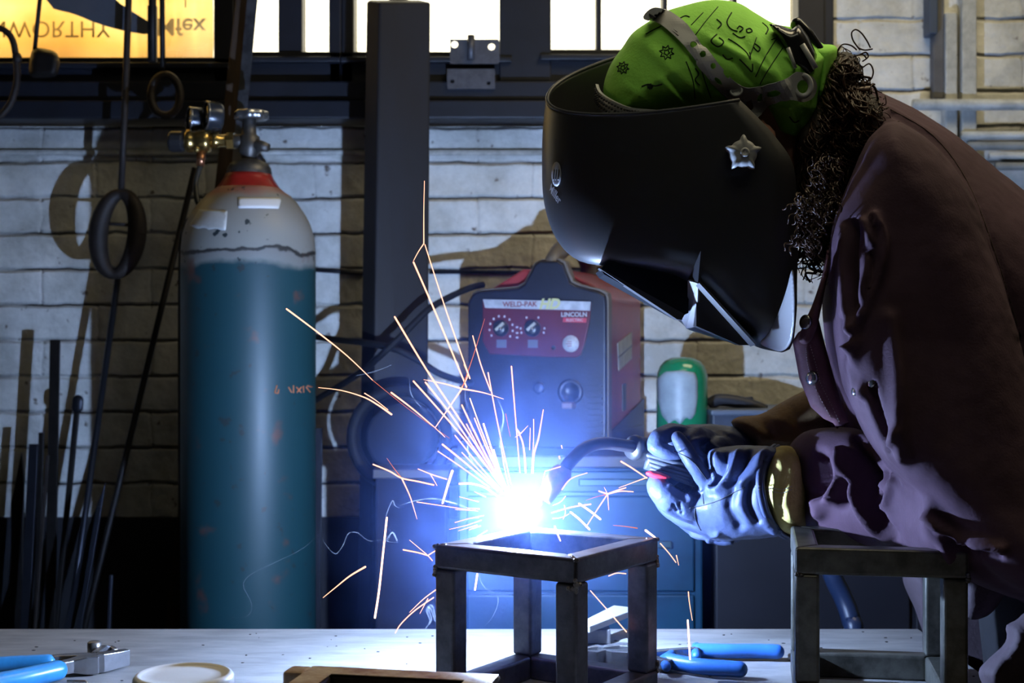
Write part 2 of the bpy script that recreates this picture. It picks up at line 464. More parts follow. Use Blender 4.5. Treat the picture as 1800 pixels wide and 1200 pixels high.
# ---- window strip ------------------------------------------------------------------
def wx(px, d=WY): return (px - 900) / F * d
def wz(py, d=WY): return CZ - (py - 600) / F * d
M_glass = bpy.data.materials.new('grimy_window_glass'); M_glass.use_nodes = True
nt = M_glass.node_tree; nt.nodes.clear()
o_ = nt.nodes.new('ShaderNodeOutputMaterial'); mx = nt.nodes.new('ShaderNodeMixShader'); tr = nt.nodes.new('ShaderNodeBsdfTransparent'); tl = nt.nodes.new('ShaderNodeBsdfTranslucent')
tl.inputs[0].default_value = (.95, .85, .6, 1); tr.inputs[0].default_value = (.97, .97, .95, 1)
nn = nt.nodes.new('ShaderNodeTexNoise'); nn.inputs['Scale'].default_value = 6; rr = nt.nodes.new('ShaderNodeMapRange'); rr.inputs[3].default_value = .02; rr.inputs[4].default_value = .5
rr.inputs[1].default_value = .4; rr.inputs[2].default_value = .8
nt.links.new(nn.outputs[0], rr.inputs[0]); nt.links.new(rr.outputs[0], mx.inputs[0]); nt.links.new(tr.outputs[0], mx.inputs[1]); nt.links.new(tl.outputs[0], mx.inputs[2]); nt.links.new(mx.outputs[0], o_.inputs[0])

# heavy sill beam with two steps, standing proud of the brick
tr1 = MB(); tr1.bounds((XL, WY - .07, wz(218)), (wx(1448), WY + .10, wz(186)))
tr1.bounds((XL, WY - .05, wz(184)), (wx(1448), WY + .10, wz(150)))
tr1.build('trim_1', M_dark, bevel=.004, kind='structure')
def window(n, x0, x1, ybot, bars, fw=14, lip=True):
    e = bpy.data.objects.new('window_%d' % n, None); COL.objects.link(e); e.location = ((wx(x0) + wx(x1)) / 2, WY, wz(150)); e['kind'] = 'structure'
    f = MB(); z0 = wz(148) ; zt = HEAD; y0, y1 = WY - .02, WY + .05
    f.bounds((wx(x0), y0, z0), (wx(x1), y1, wz(ybot)))
    f.bounds((wx(x0), y0, z0), (wx(x0 + fw), y1, zt)); f.bounds((wx(x1 - fw), y0, z0), (wx(x1), y1, zt)); f.bounds((wx(x0), y0, zt - .05), (wx(x1), y1, zt))
    if lip: f.bounds((wx(x0), y0 - .02, wz(ybot + 22)), (wx(x1), y0, wz(ybot + 12)))
    f.build('window_frame', M_dark, e, bevel=.003)
    for bx, bw in bars:
        MB().bounds((wx(bx - bw / 2), y0 + .006, wz(ybot)), (wx(bx + bw / 2), y1 - .01, zt)).build('glazing_bar', M_dark, e, bevel=.002)
    MB().bounds((wx(x0 + fw), WY + .022, wz(ybot) - .005), (wx(x1 - fw), WY + .026, zt)).build('pane', M_glass, e)
    return e
window(1, -700, 415, 104, [(-300, 20)], 36)
window(2, 415, 602, 94, [(512, 42)], 22)
window(3, 602, 900, 94, [(700, 30)], 22)
window(4, 948, 1462, 90, [(1052, 9), (1168, 8), (1290, 8)], 20)
MB().bounds((wx(878), WY - .03, wz(148)), (wx(968), WY + .06, HEAD)).build('trim_2', M_dark, bevel=.003, kind='structure')
MB().bounds((wx(1398), WY - .03, wz(222)), (wx(1444), WY + .06, HEAD)).build('trim_3', mat('dark_brown_painted_frame', (.016, .014, .014), .6, 0, .3), bevel=.003, kind='structure')
MB().bounds((wx(1446), WY - .018, wz(222)), (wx(1455), WY + .02, HEAD)).build('trim_4', mat('weathered_grey_strip', (.16, .15, .14), .6, 0, .4, 40), bevel=.002, kind='structure')
# hinge plate bolted to the frame
hp = thing('hinge_plate', 'grey steel hinge plate with two round holes on the window ledge', 'hinge', (wx(832, 2.77), 2.775, wz(100)))
M_hp = mat('dull_grey_zinc', (.13, .13, .15), .5, .5, .3, 50)
def plate_with_holes(x0, y0, x1, y1, holes, r, d, th):
    V, tr_, bd = fill([(x0, y0), (x1, y0), (x1, y1), (x0, y1)], 6, [[(hx + r * math.cos(a), hy + r * math.sin(a)) for a in np.linspace(0, 2 * math.pi, 15)[:-1]] for hx, hy in holes])
    a = [P(p[0], p[1], d) for p in V]; b = [v + Vector((0, th, 0)) for v in a]; n = len(a)
    return MB().add(a + b, list(tr_) + [tuple(j + n for j in t[::-1]) for t in tr_] + [(i, j, j + n, i + n) for i, j in bd])
plate_with_holes(791, 69, 878, 112, [(799, 78), (864, 82)], 6.5, 2.776, .004).build('upper_leaf', M_hp, hp)
MB().tube([P(828, 62, 2.769), P(828, 104, 2.769)], .0075, 12).build('hinge_pin', M_hp, hp)
hq = plate_with_holes(786, 121, 870, 156, [(795, 143), (859, 146)], 4, 2.762, .040)
hq.build('steel_plate', M_hp, **T('grey bolted steel plate on the dark beam directly under the hinge plate', 'plate'))
# printed sacks behind the left window
M_sack = bpy.data.materials.new('translucent_sack'); M_sack.use_nodes = True
nt = M_sack.node_tree; N = nt.nodes; L = nt.links; N.clear()
o_ = N.new('ShaderNodeOutputMaterial'); tl = N.new('ShaderNodeBsdfTranslucent'); L.new(tl.outputs[0], o_.inputs[0])
g = N.new('ShaderNodeNewGeometry'); n1 = N.new('ShaderNodeTexNoise'); n1.inputs['Scale'].default_value = 4.5; n1.inputs['Detail'].default_value = 3; L.new(g.outputs['Position'], n1.inputs['Vector'])
sz = N.new('ShaderNodeSeparateXYZ'); L.new(g.outputs['Position'], sz.inputs[0])
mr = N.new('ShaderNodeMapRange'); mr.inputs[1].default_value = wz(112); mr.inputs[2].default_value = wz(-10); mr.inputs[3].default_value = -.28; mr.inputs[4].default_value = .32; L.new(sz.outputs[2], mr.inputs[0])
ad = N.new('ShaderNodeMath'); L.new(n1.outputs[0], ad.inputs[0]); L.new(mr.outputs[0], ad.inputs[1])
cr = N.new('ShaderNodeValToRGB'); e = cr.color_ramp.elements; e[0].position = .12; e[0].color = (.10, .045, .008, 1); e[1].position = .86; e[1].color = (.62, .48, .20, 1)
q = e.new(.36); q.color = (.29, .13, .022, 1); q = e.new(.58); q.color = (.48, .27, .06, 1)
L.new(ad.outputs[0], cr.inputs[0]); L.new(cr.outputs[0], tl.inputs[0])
def sack(x0, x1, label, words):
    d0 = WY + .10; bb = MB(); nx, nz = 24, 8; zt = HEAD; zb = wz(112)
    vs = [Vector((wx(x0, d0) + (wx(x1, d0) - wx(x0, d0)) * i / nx, d0 + .006 * math.sin(i * 1.1) + .004 * math.sin(j * 2 + i), zb + (zt - zb) * j / nz)) for j in range(nz + 1) for i in range(nx + 1)]
    vs += [v + Vector((0, .003, 0)) for v in vs]; h = (nx + 1) * (nz + 1)
    fs = [(j * (nx + 1) + i, j * (nx + 1) + i + 1, (j + 1) * (nx + 1) + i + 1, (j + 1) * (nx + 1) + i) for j in range(nz) for i in range(nx)]
    # one sheet for the front, back face is the same skin turned: keep it single layered and thin
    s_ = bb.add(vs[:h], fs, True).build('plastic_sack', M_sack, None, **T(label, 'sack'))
    M_ink = mat('faded_brown_print', (.03, .015, .008), .8)
    tb = MB()
    for (tx, cxp, cyp, sz_, bold) in words:
        M = Matrix.Translation(P(cxp, cyp, WY + .088)) @ Matrix.Rotation(math.radians(90), 4, 'X') @ Matrix.Diagonal((1, -1, 1, 1))
        text_mb(tb, tx, sz_, M, .0003, 'CENTER', bold=bold)
    tb.build('printing', M_ink, s_, label='brown upside-down mirrored lettering')
    s_.children[0]
sack(-620, 226, 'amber translucent sack printed ONWORTHY, mirrored upside down, behind the window', [('ONWORTHY', 70, 50, .050, 0)])
sack(228, 374, 'paler translucent sack in the window corner with bold dark print', [('Mfex', 318, 46, .052, .0008), ('I', 326, 4, .03, 0)])

# ---- pipes and uprights on the wall at the right, conduits across the brick ----------
M_wpaint = mat('white_painted_pipe', (.55, .56, .53), .45, 0, .35, 30, .2, 60)
M_gpaint = mat('grey_green_painted_pipe', (.25, .26, .25), .5, 0, .35, 30)
def hpipe(x0, x1, y, r, d, m, label, y2=None):
    d = d if d < WY - .03 else WY - r / F * WY + .0008; MB().tube([P(x0, y, d), P((x0 + x1) / 2, (y + (y2 or y)) / 2, d), P(x1, y2 or y, d)], r / F * d, 14).build('conduit_pipe', m, **T(label, 'pipe', 'pipes on the brick wall'))
hpipe(-1700, 1395, 268, 5.5, WY - .018, M_wpaint, 'long thin white painted conduit running along the wall just under the window ledge')
hpipe(755, 1100, 478, 3.5, WY - .008, M_dark, 'thin black cable line along the brick between the post and the welding machine')
hpipe(555, 640, 474, 4.0, WY - .008, M_dark, 'thin black cable line on the brick between the tall cylinder and the post', 480)
hpipe(1605, 2400, 184, 10, WY - .05, M_wpaint, 'thick pale pipe, topmost of the pipes behind the shoulder')
hpipe(1690, 2400, 238, 7.5, WY - .04, M_wpaint, 'pale pipe second from the top behind the shoulder')
hpipe(1700, 2400, 256, 8, WY - .035, M_gpaint, 'grey pipe close under the second pale pipe behind the shoulder')
hpipe(1740, 2400, 274, 5.5, WY - .04, M_wpaint, 'thin pale pipe fourth from the top behind the shoulder')
hpipe(1750, 2400, 292, 7, WY - .035, M_gpaint, 'lowest grey pipe of the pipes behind the shoulder')
def strut(x0, x1, y0, y1, d, m, label, name='wall_strut'):
    MB().bounds((wx(x0, d), d - .012, wz(y1, d)), (wx(x1, d), WY, wz(y0, d))).build(name, m, bevel=.003, **T(label, 'strut', 'uprights on the brick wall'))
strut(1659, 1680, 24, 330, WY - .02, M_wpaint, 'narrower white upright strut on the brick wall, top end visible')
strut(1688, 1714, -300, 330, WY - .02, M_wpaint, 'wider white upright strut on the brick wall running out of the top')
strut(1637, 1657, -300, 175, WY - .012, mat('grey_brown_strip', (.12, .12, .13), .6, 0, .3, 20), 'brown grey upright strip beside the white struts')
strut(1630, 1646, -300, 62, WY - .03, mat('blue_grey_box', (.05, .07, .11), .5), 'short blue grey upright box ending high beside the struts')

# ---- steel post ----------------------------------------------------------------------
M_post = mat('dark_grey_painted_post', (.016, .016, .020), .6, .0, .35, 5, .12, 60, color2=(.014, .011, .010), spec=.3, stretch=(1, 1, .3))
pp = MB()
top = [P(645, 2, 2.60), P(667, 4, 2.56), P(757, 4, 2.60), P(740, 0, 2.70), P(648, 0, 2.70)]
bot = [P(618, 1750, 2.60), P(640, 1750, 2.56), P(745, 1750, 2.60), P(730, 1750, 2.70), P(622, 1750, 2.70)]
bot = [Vector((b.x, b.y, 0.0)) for b in bot]
pp.add(top + bot, [(0, 1, 2, 3, 4), (9, 8, 7, 6, 5)] + [(i, i + 5, (i + 1) % 5 + 5, (i + 1) % 5) for i in range(5)])
pp.build('steel_post', M_post, bevel=.004, **T('tall dark grey steel post standing between gas cylinder and welding machine', 'post'))

# ---- lights ---------------------------------------------------------------------------
def area(name, loc, rot, sx, sy, power, col):
    l = bpy.data.lights.new(name, 'AREA'); l.shape = 'RECTANGLE'; l.size = sx; l.size_y = sy; l.energy = power; l.color = col
    o = bpy.data.objects.new(name, l); COL.objects.link(o); o.location = loc; o.rotation_euler = rot; return o
ARC = P(912, 896, 1.697)
pt = area('window_daylight', (wx(500), WY + .30, (wz(100) + HEAD) / 2), (math.radians(-90), 0, 0), 3.6, .7, 1, (1, 1, 1)); pt.data.cycles.is_portal = True
area('roof_fill', (.85, 1.95, CEIL - .03), (0, 0, 0), 1.0, .6, FILL_W, (1.0, .84, .52))  # unseen fill light, added to warm the shoulders from above
area('roof_fill', (.35, 1.0, CEIL - .03), (0, 0, 0), .9, .4, FILL2_W, (1.0, .96, .70))  # second unseen fill, added to brighten the bandana
# ================================================================== bench and what lies on it
M_top = mat('scratched_steel_top', (.36, .35, .34), .42, .1, .45, 9, .10, 120, color2=(.22, .215, .21), stretch=(1, 4, 1))
M_mill = mat('dark_mill_scale_steel', (.105, .10, .105), .38, .45, .5, 40, .12, 90, color2=(.050, .047, .052))
M_rust = mat('rusty_bare_steel', (.62, .53, .40), .5, .1, .6, 30, .2, 120, color2=(.30, .16, .09))
M_wornsteel = mat('worn_steel', (.34, .32, .31), .33, .8, .3, 30, .1, 80)
M_bead = mat('weld_bead_metal', (.22, .20, .18), .32, .8, .6, 90, .6, 160)
bench = thing('welding_bench', 'flat scratched steel welding bench across the foreground', 'bench', (0, 1.3, 0))
YE = 1.967
bm_ = MB(); bm_.bounds((-1.35, .75, TZ - .012), (.585, YE, TZ)); bm_.build('bench_top', M_top, bench, bevel=.001)
ap = MB(); ap.bounds((-1.28, .80, TZ - .072), (.53, .85, TZ - .012)); ap.bounds((-1.28, YE - .10, TZ - .072), (.53, YE - .05, TZ - .012)); ap.build('apron_rail', M_mill, bench)
for x in (-1.22, .50):
    for y in (.83, YE - .08):
        MB().bounds((x - .025, y - .025, 0), (x + .025, y + .025, TZ - .072)).build('leg', M_mill, bench, bevel=.003)

def mitre(mb, a, b, out, T_, H):
    """one rail of square tube along a->b (outer bottom edge line), mitred, inner side towards -out"""
    a = Vector(a); b = Vector(b); d = (b - a).normalized(); inn = -Vector(out)
    q = [a, b, b - d * T_ + inn * T_, a + d * T_ + inn * T_]
    vs = q + [v + Vector((0, 0, H)) for v in q]
    return mb.add(vs, [(3, 2, 1, 0), (4, 5, 6, 7), (0, 1, 5, 4), (1, 2, 6, 5), (2, 3, 7, 6), (3, 0, 4, 7)])
def cube_frame(name, label, N0, S, Hh, yaw, T_, m, beads=(), top=True, bottom=True, stub=0, legs=(0, 1, 2, 3), m_leg=None, z0=None, TH=None):
    """N0 near corner (world xy at the bench top), right dir = yaw; corners run N, R, far, L"""
    TH = TH or T_
    z0 = TZ if z0 is None else z0
    r = Vector((math.cos(yaw), math.sin(yaw), 0)); bk = Vector((-math.sin(yaw), math.cos(yaw), 0))
    c0 = Vector((N0[0], N0[1], z0)); C = [c0, c0 + r * S, c0 + r * S + bk * S, c0 + bk * S]
    cen = sum(C, Vector()) / 4
    e = thing(name, label, 'steel frame', (cen.x, cen.y, z0), 'square tube frames on the bench')
    outs = [-bk, r, bk, -r]
    for lev, on, nm in ((Hh - TH, top, 'top_rail'), (0, bottom, 'bottom_rail')):
        if not on: continue
        for i in range(4):
            a, b = C[i], C[(i + 1) % 4]
            mb = MB(); mitre(mb, a + Vector((0, 0, lev)), b + Vector((0, 0, lev)), outs[i], T_, TH)
            mb.build(nm, m, e, bevel=.0035, seg=3)
    for i in legs:
        o1, o2 = outs[i], outs[(i - 1) % 4]
        c = C[i] - (o1 + o2) * (T_ / 2)
        mb = MB(); M = Matrix.Rotation(yaw, 3, 'Z')
        h0 = TH if bottom else 0; h1 = Hh - TH if top else Hh
        mb.box(c + Vector((0, 0, (h0 + h1) / 2)), (T_ - .0006, T_ - .0006, h1 - h0), M); mb.build('leg', m_leg or m, e, bevel=.0035, seg=3)
    rnd = random.Random(5)
    for (i, z, L_, dirn) in beads:
        c = C[i] - (outs[i] + outs[(i - 1) % 4]) * .001 + Vector((0, 0, z)); mb = MB()
        dv = {'z': Vector((0, 0, 1)), 'in': -(outs[i] + outs[(i - 1) % 4]).normalized(), 'a': (C[(i + 1) % 4] - C[i]).normalized(), 'b': (C[(i - 1) % 4] - C[i]).normalized()}[dirn]
        k = max(3, int(L_ / .0026))
        for j in range(k):
            mb.ball(c + dv * (L_ * j / k) + Vector((rnd.uniform(-1, 1), rnd.uniform(-1, 1), rnd.uniform(-1, 1))) * .0007, (rnd.uniform(.0024, .0036), rnd.uniform(.0024, .0036), .0026), 8)
        mb.build('weld_bead', M_bead, e)
    return e, C
# frame being welded
a33 = math.radians(56.5)
f1, C1 = cube_frame('square_tube_frame', 'dark square-tube steel cube frame being welded under the arc', (.0683, 1.45), .188, .183, a33, .0275, M_mill,
    beads=[(0, .181, .026, 'in'), (0, .155, .012, 'a'), (0, .150, .012, 'b'), (0, .148, .014, 'z'), (3, .155, .014, 'b'), (3, .148, .012, 'z'), (3, .181, .016, 'in'),
           (1, .150, .014, 'z'), (1, .155, .014, 'a'), (1, .181, .014, 'in'), (1, .028, .012, 'z'), (2, .155, .012, 'z'), (1, .026, .012, 'a')])
# frame the forearm rests on
f2, C2 = cube_frame('square_tube_frame', 'olive grey square-tube frame under the resting sleeve', (.3175, 1.532), .187, .183, math.radians(-10), .0275,
    mat('olive_mill_steel', (.14, .135, .115), .36, .45, .6, 28, .10, 80, color2=(.055, .053, .044)), TH=.0305,
    beads=[(1, .150, .012, 'z'), (0, .152, .008, 'a'), (1, .03, .01, 'z')])
M_dull = mat('shade_brown_mill_steel', (.050, .040, .034), .55, .3, .5, 40)  # sides darkened: their shade is put into the colour
# low frame at the front edge of the picture
f3, C3 = cube_frame('square_tube_frame', 'rust edged low steel frame, nearest the camera', (-.232, 1.165), .187, .0930, math.radians(-11), .0275, M_dull, legs=(0, 1, 2, 3), bottom=False,
    beads=[(3, .09, .012, 'in'), (2, .09, .012, 'in'), (2, .062, .01, 'z')])
_r = Vector((math.cos(math.radians(-11)), math.sin(math.radians(-11)), 0)); _b = Vector((-_r.y, _r.x, 0))
_c = C3[3] - _b * .014 - _r * .011 + Vector((0, 0, .0935 - .01375))
_cc = sum(C3, Vector()) / 4
for i in range(4):
    _o = [-_b, _r, _b, -_r][i]; _s = MB(); mitre(_s, C3[i] + Vector((0, 0, .0930)), C3[(i + 1) % 4] + Vector((0, 0, .0930)), _o, .0275, .0008); _s.build('lit_top_face', M_rust, f3, label='pale rust edged top face, light put into its colour')  # thin pale strips paint the light falling on the rail tops
MB().box(_c, (.022, .0275, .0275), Matrix.Rotation(math.radians(-11), 3, 'Z')).build('tube_stub', M_rust, f3, bevel=.003)

# white screw lid pot
M_lid = mat('white_plastic', (.80, .80, .80), .35, 0, .08, 20, coat=.1)
c = P(323, 1182, 1.30); zl = c.z
pot = thing('screw_top_pot', 'round white plastic pot with ribbed screw lid', 'pot', (c.x, c.y, TZ))
MB().lathe((c.x, c.y, TZ), (0, 0, 1), [(.040, 0), (.043, .003), (.043, zl - TZ - .02), (.040, zl - TZ - .016)], 48).build('pot_body', M_lid, pot, bevel=0)
lm = MB(); n = 120; R = .0465; prof = [(R, -.022), (R, -.004), (R - .0015, -.001), (R - .004, 0), (R - .0065, -.0015), (R - .0078, -.0022), (R - .020, -.0022), (.0005, -.0022)]
vs = []; 
for ri, (r_, h_) in enumerate(prof):
    for k in range(n):
        rr_ = r_ + (.0007 if (k % 2 and ri < 2) else 0); th = 2 * math.pi * k / n
        vs.append(Vector((c.x + rr_ * math.cos(th), c.y + rr_ * math.sin(th), zl + h_)))
fs = [(i * n + k, i * n + (k + 1) % n, (i + 1) * n + (k + 1) % n, (i + 1) * n + k) for i in range(len(prof) - 1) for k in range(n)]
fs.append(tuple((len(prof) - 1) * n + k for k in range(n)))
lm.add(vs, fs, True).build('screw_lid', M_lid, pot)

# pliers ---------------------------------------------------------------------------------
M_grip = mat('sky_blue_vinyl_grip', (.04, .30, .66), .32, 0, .25, 30, .1, 60, coat=.15)
M_jaw = mat('polished_tool_steel', (.42, .42, .44), .27, .85, .25, 40, .1, 120)
def on_bench(px, py, h): # point at height h above the bench seen at px,py
    d = (CZ - TZ - h) * F / (py - 600); return P(px, py, d)
pl = thing('welding_pliers', 'welding pliers with light blue grips lying at the left of the bench', 'pliers', on_bench(110, 1175, 0), 'blue handled pliers')
def strap_solid(mb, pts, hw, hh):
    """solid of rectangular section following pts (world), half width hw list (horizontal), half height hh list"""
    rings = []; pts = [Vector(p) for p in pts]
    for i, p in enumerate(pts):
        t = pts[min(i + 1, len(pts) - 1)] - pts[max(i - 1, 0)]; t.z = 0; t.normalize(); s_ = Vector((-t.y, t.x, 0)); z = Vector((0, 0, 1))
        a, b = hw[i], hh[i]
        rings.append([p + s_ * a + z * b, p - s_ * a + z * b, p - s_ * a - z * b, p + s_ * a - z * b])
    return mb.rings(rings, True, False)
h = .013
g1 = [on_bench(-70, 1218, h), on_bench(-20, 1204, h), on_bench(40, 1192, h), on_bench(100, 1178, h)]
MB().cap_tube([Vector(v) for v in np.array(spline([tuple(p) for p in g1], 5))], [.0125] * 16, 14, 1.0).build('grip', M_grip, pl)
g2 = [on_bench(-80, 1170, h), on_bench(-20, 1168, h), on_bench(35, 1165, h), on_bench(84, 1163, h)]
MB().cap_tube([Vector(v) for v in np.array(spline([tuple(p) for p in g2], 5))], [.0095] * 16, 14, 1.0).build('grip', M_grip, pl)
s1 = MB(); strap_solid(s1, [on_bench(96, 1176, h), on_bench(125, 1170, h), on_bench(150, 1167, h), on_bench(172, 1165, h)], [.006, .008, .012, .013], [.008, .008, .011, .011]); s1.build('lever', M_jaw, pl, bevel=.0015)
s1 = MB(); strap_solid(s1, [on_bench(78, 1163, h), on_bench(105, 1160, h), on_bench(140, 1160, h), on_bench(170, 1161, h)], [.005, .007, .009, .010], [.007, .007, .008, .008]); s1.build('lever', M_jaw, pl, bevel=.0015)
s1 = MB(); strap_solid(s1, [on_bench(170, 1164, h), on_bench(178, 1163.5, h), on_bench(206, 1158, h), on_bench(224, 1154, h)], [.008, .009, .008, .006], [.0115, .0115, .0105, .010]); s1.build('jaw', M_jaw, pl, bevel=.001)
s1 = MB(); strap_solid(s1, [on_bench(168, 1156, h), on_bench(182, 1146, h), on_bench(196, 1144, h), on_bench(204, 1147, h)], [.005, .005, .004, .003], [.008, .009, .007, .005]); s1.build('jaw', M_jaw, pl, bevel=.001)
MB().lathe(on_bench(166, 1163, 0) + Vector((0, 0, .001)), (0, 0, 1), [(.009, 0), (.009, .024), (.006, .026)], 20).build('pivot_bolt', M_wornsteel, pl)

# second pliers behind the cube
M_grip2 = mat('royal_blue_vinyl_grip', (.035, .17, .60), .38, 0, .25, 30, .1, 60, coat=.1)
p2 = thing('welding_pliers', 'open pliers with royal blue grips lying behind the welded frame', 'pliers', on_bench(1150, 1160, 0), 'blue handled pliers')
h = .012
g1 = [on_bench(1230, 1143, h), on_bench(1280, 1144, h), on_bench(1330, 1144, h), on_bench(1366, 1145, h)]
MB().cap_tube([Vector(v) for v in np.array(spline([tuple(p) for p in g1], 5))], [.0095] * 16, 14, 1.0).build('grip', M_grip2, p2)
MB().cap_tube([on_bench(1224, 1136, h), on_bench(1222, 1143, h), on_bench(1224, 1153, h)], .006, 10).build('grip_collar', M_grip2, p2)
g2 = [on_bench(1176, 1161, h), on_bench(1200, 1166, h), on_bench(1240, 1172, h), on_bench(1300, 1176, h)]
MB().cap_tube([Vector(v) for v in np.array(spline([tuple(p) for p in g2], 5))], [.0100] * 16, 14, 1.0).build('grip', M_grip2, p2)
MB().cap_tube([on_bench(1180, 1150, h), on_bench(1167, 1158, h), on_bench(1171, 1172, h)], .0062, 10).build('grip_collar', M_grip2, p2)
s1 = MB(); strap_solid(s1, [on_bench(1132, 1152, h), on_bench(1160, 1150, h), on_bench(1195, 1147, h), on_bench(1228, 1145, h)], [.009, .006, .005, .005], [.006] * 4); s1.build('lever', M_jaw, p2, bevel=.001)
s1 = MB(); strap_solid(s1, [on_bench(1128, 1156, h), on_bench(1150, 1162, h), on_bench(1165, 1166, h), on_bench(1180, 1168, h)], [.009, .007, .005, .005], [.006] * 4); s1.build('lever', M_mill, p2, bevel=.001)
jw = [(1030, 1147), (1050, 1144), (1062, 1147), (1075, 1145), (1090, 1143), (1130, 1146)]
s1 = MB(); strap_solid(s1, [on_bench(x, y, h) for x, y in jw], [.003, .006, .004, .006, .009, .010], [.007, .008, .008, .009, .009, .009]); s1.build('jaw', M_jaw, p2, bevel=.001)
jw = [(1030, 1153), (1050, 1156), (1064, 1153), (1078, 1156), (1100, 1157), (1134, 1155)]
s1 = MB(); strap_solid(s1, [on_bench(x, y, h) for x, y in jw], [.003, .006, .004, .006, .009, .009], [.008, .009, .009, .010, .010, .009]); s1.build('jaw', M_jaw, p2, bevel=.001)
# flat bars on the bench
def flat_bar(x0, y0, x1, y1, w_, th, m, label, name='steel_flat_bar'):
    a, b = on_bench(x0, y0, th), on_bench(x1, y1, th); a.z = b.z = TZ + th / 2
    s_ = MB(); strap_solid(s_, [a, b], [w_ / 2] * 2, [th / 2] * 2); s_.build(name, m, bevel=.0006, **T(label, 'metal bar', 'flat bars on the bench'))
flat_bar(1385, 1150, 1556, 1158, .016, .006, M_wornsteel, 'thin worn steel flat bar seen through the olive frame')
flat_bar(1262, 1198, 1420, 1204, .014, .004, M_wornsteel, 'thin bright flat bar at the front beside the pliers grip')
# offcut propped over the far edge
pr = thing('steel_plate_offcut', 'pale rectangular steel offcut propped up at the far bench edge', 'metal plate', P(1060, 1100, 1.90))
A = [P(1000, 1103, 1.83), P(1079, 1063, 1.93), P(1122, 1068, 1.93), P(1037, 1100, 1.83)]
pb = MB(); up = Vector((0, 0, -.009)); pb.add(A + [v + up for v in A], [(0, 1, 2, 3), (7, 6, 5, 4)] + [(i, (i + 1) % 4, (i + 1) % 4 + 4, i + 4) for i in range(4)])
pb.build('plate', mat('pale_ground_steel', (.42, .41, .38), .45, .3, .2), pr, bevel=.001)
MB().bounds((.098, 1.865, TZ), (.135, 1.90, TZ + .021)).build('prop_block', M_mill, pr, bevel=.002)
# short piece of wire near the pliers
MB().tube([on_bench(118, 1196, .002), on_bench(150, 1196.5, .002), on_bench(153, 1199, .002)], .0013, 8).build('steel_wire', M_rust, **T('short bent rusty wire lying in front of the left pliers', 'wire'))
# dark grit on the steel
rnd = random.Random(3); gm = MB()
for i in range(260):
    x = rnd.uniform(-.85, .85); y = rnd.uniform(1.30, 1.95); r_ = rnd.uniform(.0006, .0016)
    gm.ball((x, y, TZ + r_ * .4), (r_ * rnd.uniform(1, 2.5), r_, r_ * .5), 6)
gm.build('welding_grit', mat('black_grit', (.03, .025, .025), .6), label='dark specks of grit and spatter scattered over the bench top', category='grit', kind='stuff')
# ================================================================== tall gas cylinder
CD = 2.53; cc = P(437, 0, CD); cx_, cy_ = cc.x, cc.y
RC = .1235
def zc(py): return CZ - (py - 600) / F * CD
def cyl_mat():
    m = mat('teal_silver_cylinder_paint', (.02, .12, .14), .48, 0, 0)
    nt = m.node_tree; N = nt.nodes; L = nt.links; b = N['Principled BSDF']; b.inputs['Coat Weight'].default_value = .05; b.inputs['Coat Roughness'].default_value = .3
    g = N.new('ShaderNodeNewGeometry'); s = N.new('ShaderNodeSeparateXYZ'); L.new(g.outputs['Position'], s.inputs[0])
    n = N.new('ShaderNodeTexNoise'); n.inputs['Scale'].default_value = 14; n.inputs['Detail'].default_value = 6; L.new(g.outputs['Position'], n.inputs['Vector'])
    nm = N.new('ShaderNodeMapRange'); nm.inputs[3].default_value = -.022; nm.inputs[4].default_value = .022; L.new(n.outputs[0], nm.inputs[0])
    a = N.new('ShaderNodeMath'); L.new(s.outputs[2], a.inputs[0]); L.new(nm.outputs[0], a.inputs[1])
    z0, z1 = zc(620), zc(300)
    mr = N.new('ShaderNodeMapRange'); mr.inputs[1].default_value = z0; mr.inputs[2].default_value = z1; L.new(a.outputs[0], mr.inputs[0])
    r = N.new('ShaderNodeValToRGB'); e = r.color_ramp.elements
    def f(py): return (zc(py) - z0) / (z1 - z0)
    e[0].position = f(475); e[0].color = (.009, .048, .060, 1); e[1].position = f(462); e[1].color = (.20, .21, .20, 1)
    for py, c in ((449, (.20, .20, .19, 1)), (446.5, (.03, .03, .03, 1)), (442.5, (.03, .03, .03, 1)), (441, (.24, .24, .22, 1)), (352, (.27, .26, .24, 1)), (338, (.34, .16, .13, 1))):
        q = e.new(f(py)); q.color = c
    L.new(mr.outputs[0], r.inputs[0])
    n2 = N.new('ShaderNodeTexNoise'); n2.inputs['Scale'].default_value = 17; n2.inputs['Detail'].default_value = 8; L.new(g.outputs['Position'], n2.inputs['Vector'])
    m2 = N.new('ShaderNodeMapRange'); m2.inputs[1].default_value = .64; m2.inputs[2].default_value = .78; L.new(n2.outputs[0], m2.inputs[0])
    x = N.new('ShaderNodeMixRGB'); L.new(m2.outputs[0], x.inputs[0]); L.new(r.outputs[0], x.inputs[1]); x.inputs[2].default_value = (.13, .05, .035, 1)
    n3 = N.new('ShaderNodeTexNoise'); n3.inputs['Scale'].default_value = 45; n3.inputs['Detail'].default_value = 3; L.new(g.outputs['Position'], n3.inputs['Vector'])
    m3 = N.new('ShaderNodeMapRange'); m3.inputs[1].default_value = .68; m3.inputs[2].default_value = .70; L.new(n3.outputs[0], m3.inputs[0])
    x2 = N.new('ShaderNodeMixRGB'); L.new(m3.outputs[0], x2.inputs[0]); L.new(x.outputs[0], x2.inputs[1]); x2.inputs[2].default_value = (.02, .03, .035, 1)
    L.new(x2.outputs[0], b.inputs['Base Color'])
    return m
M_cyl = cyl_mat()
M_brass = mat('brass', (.62, .42, .14), .25, .95, .3, 60); M_chrome = mat('dull_chrome', (.55, .55, .56), .22, .9, .2, 40)
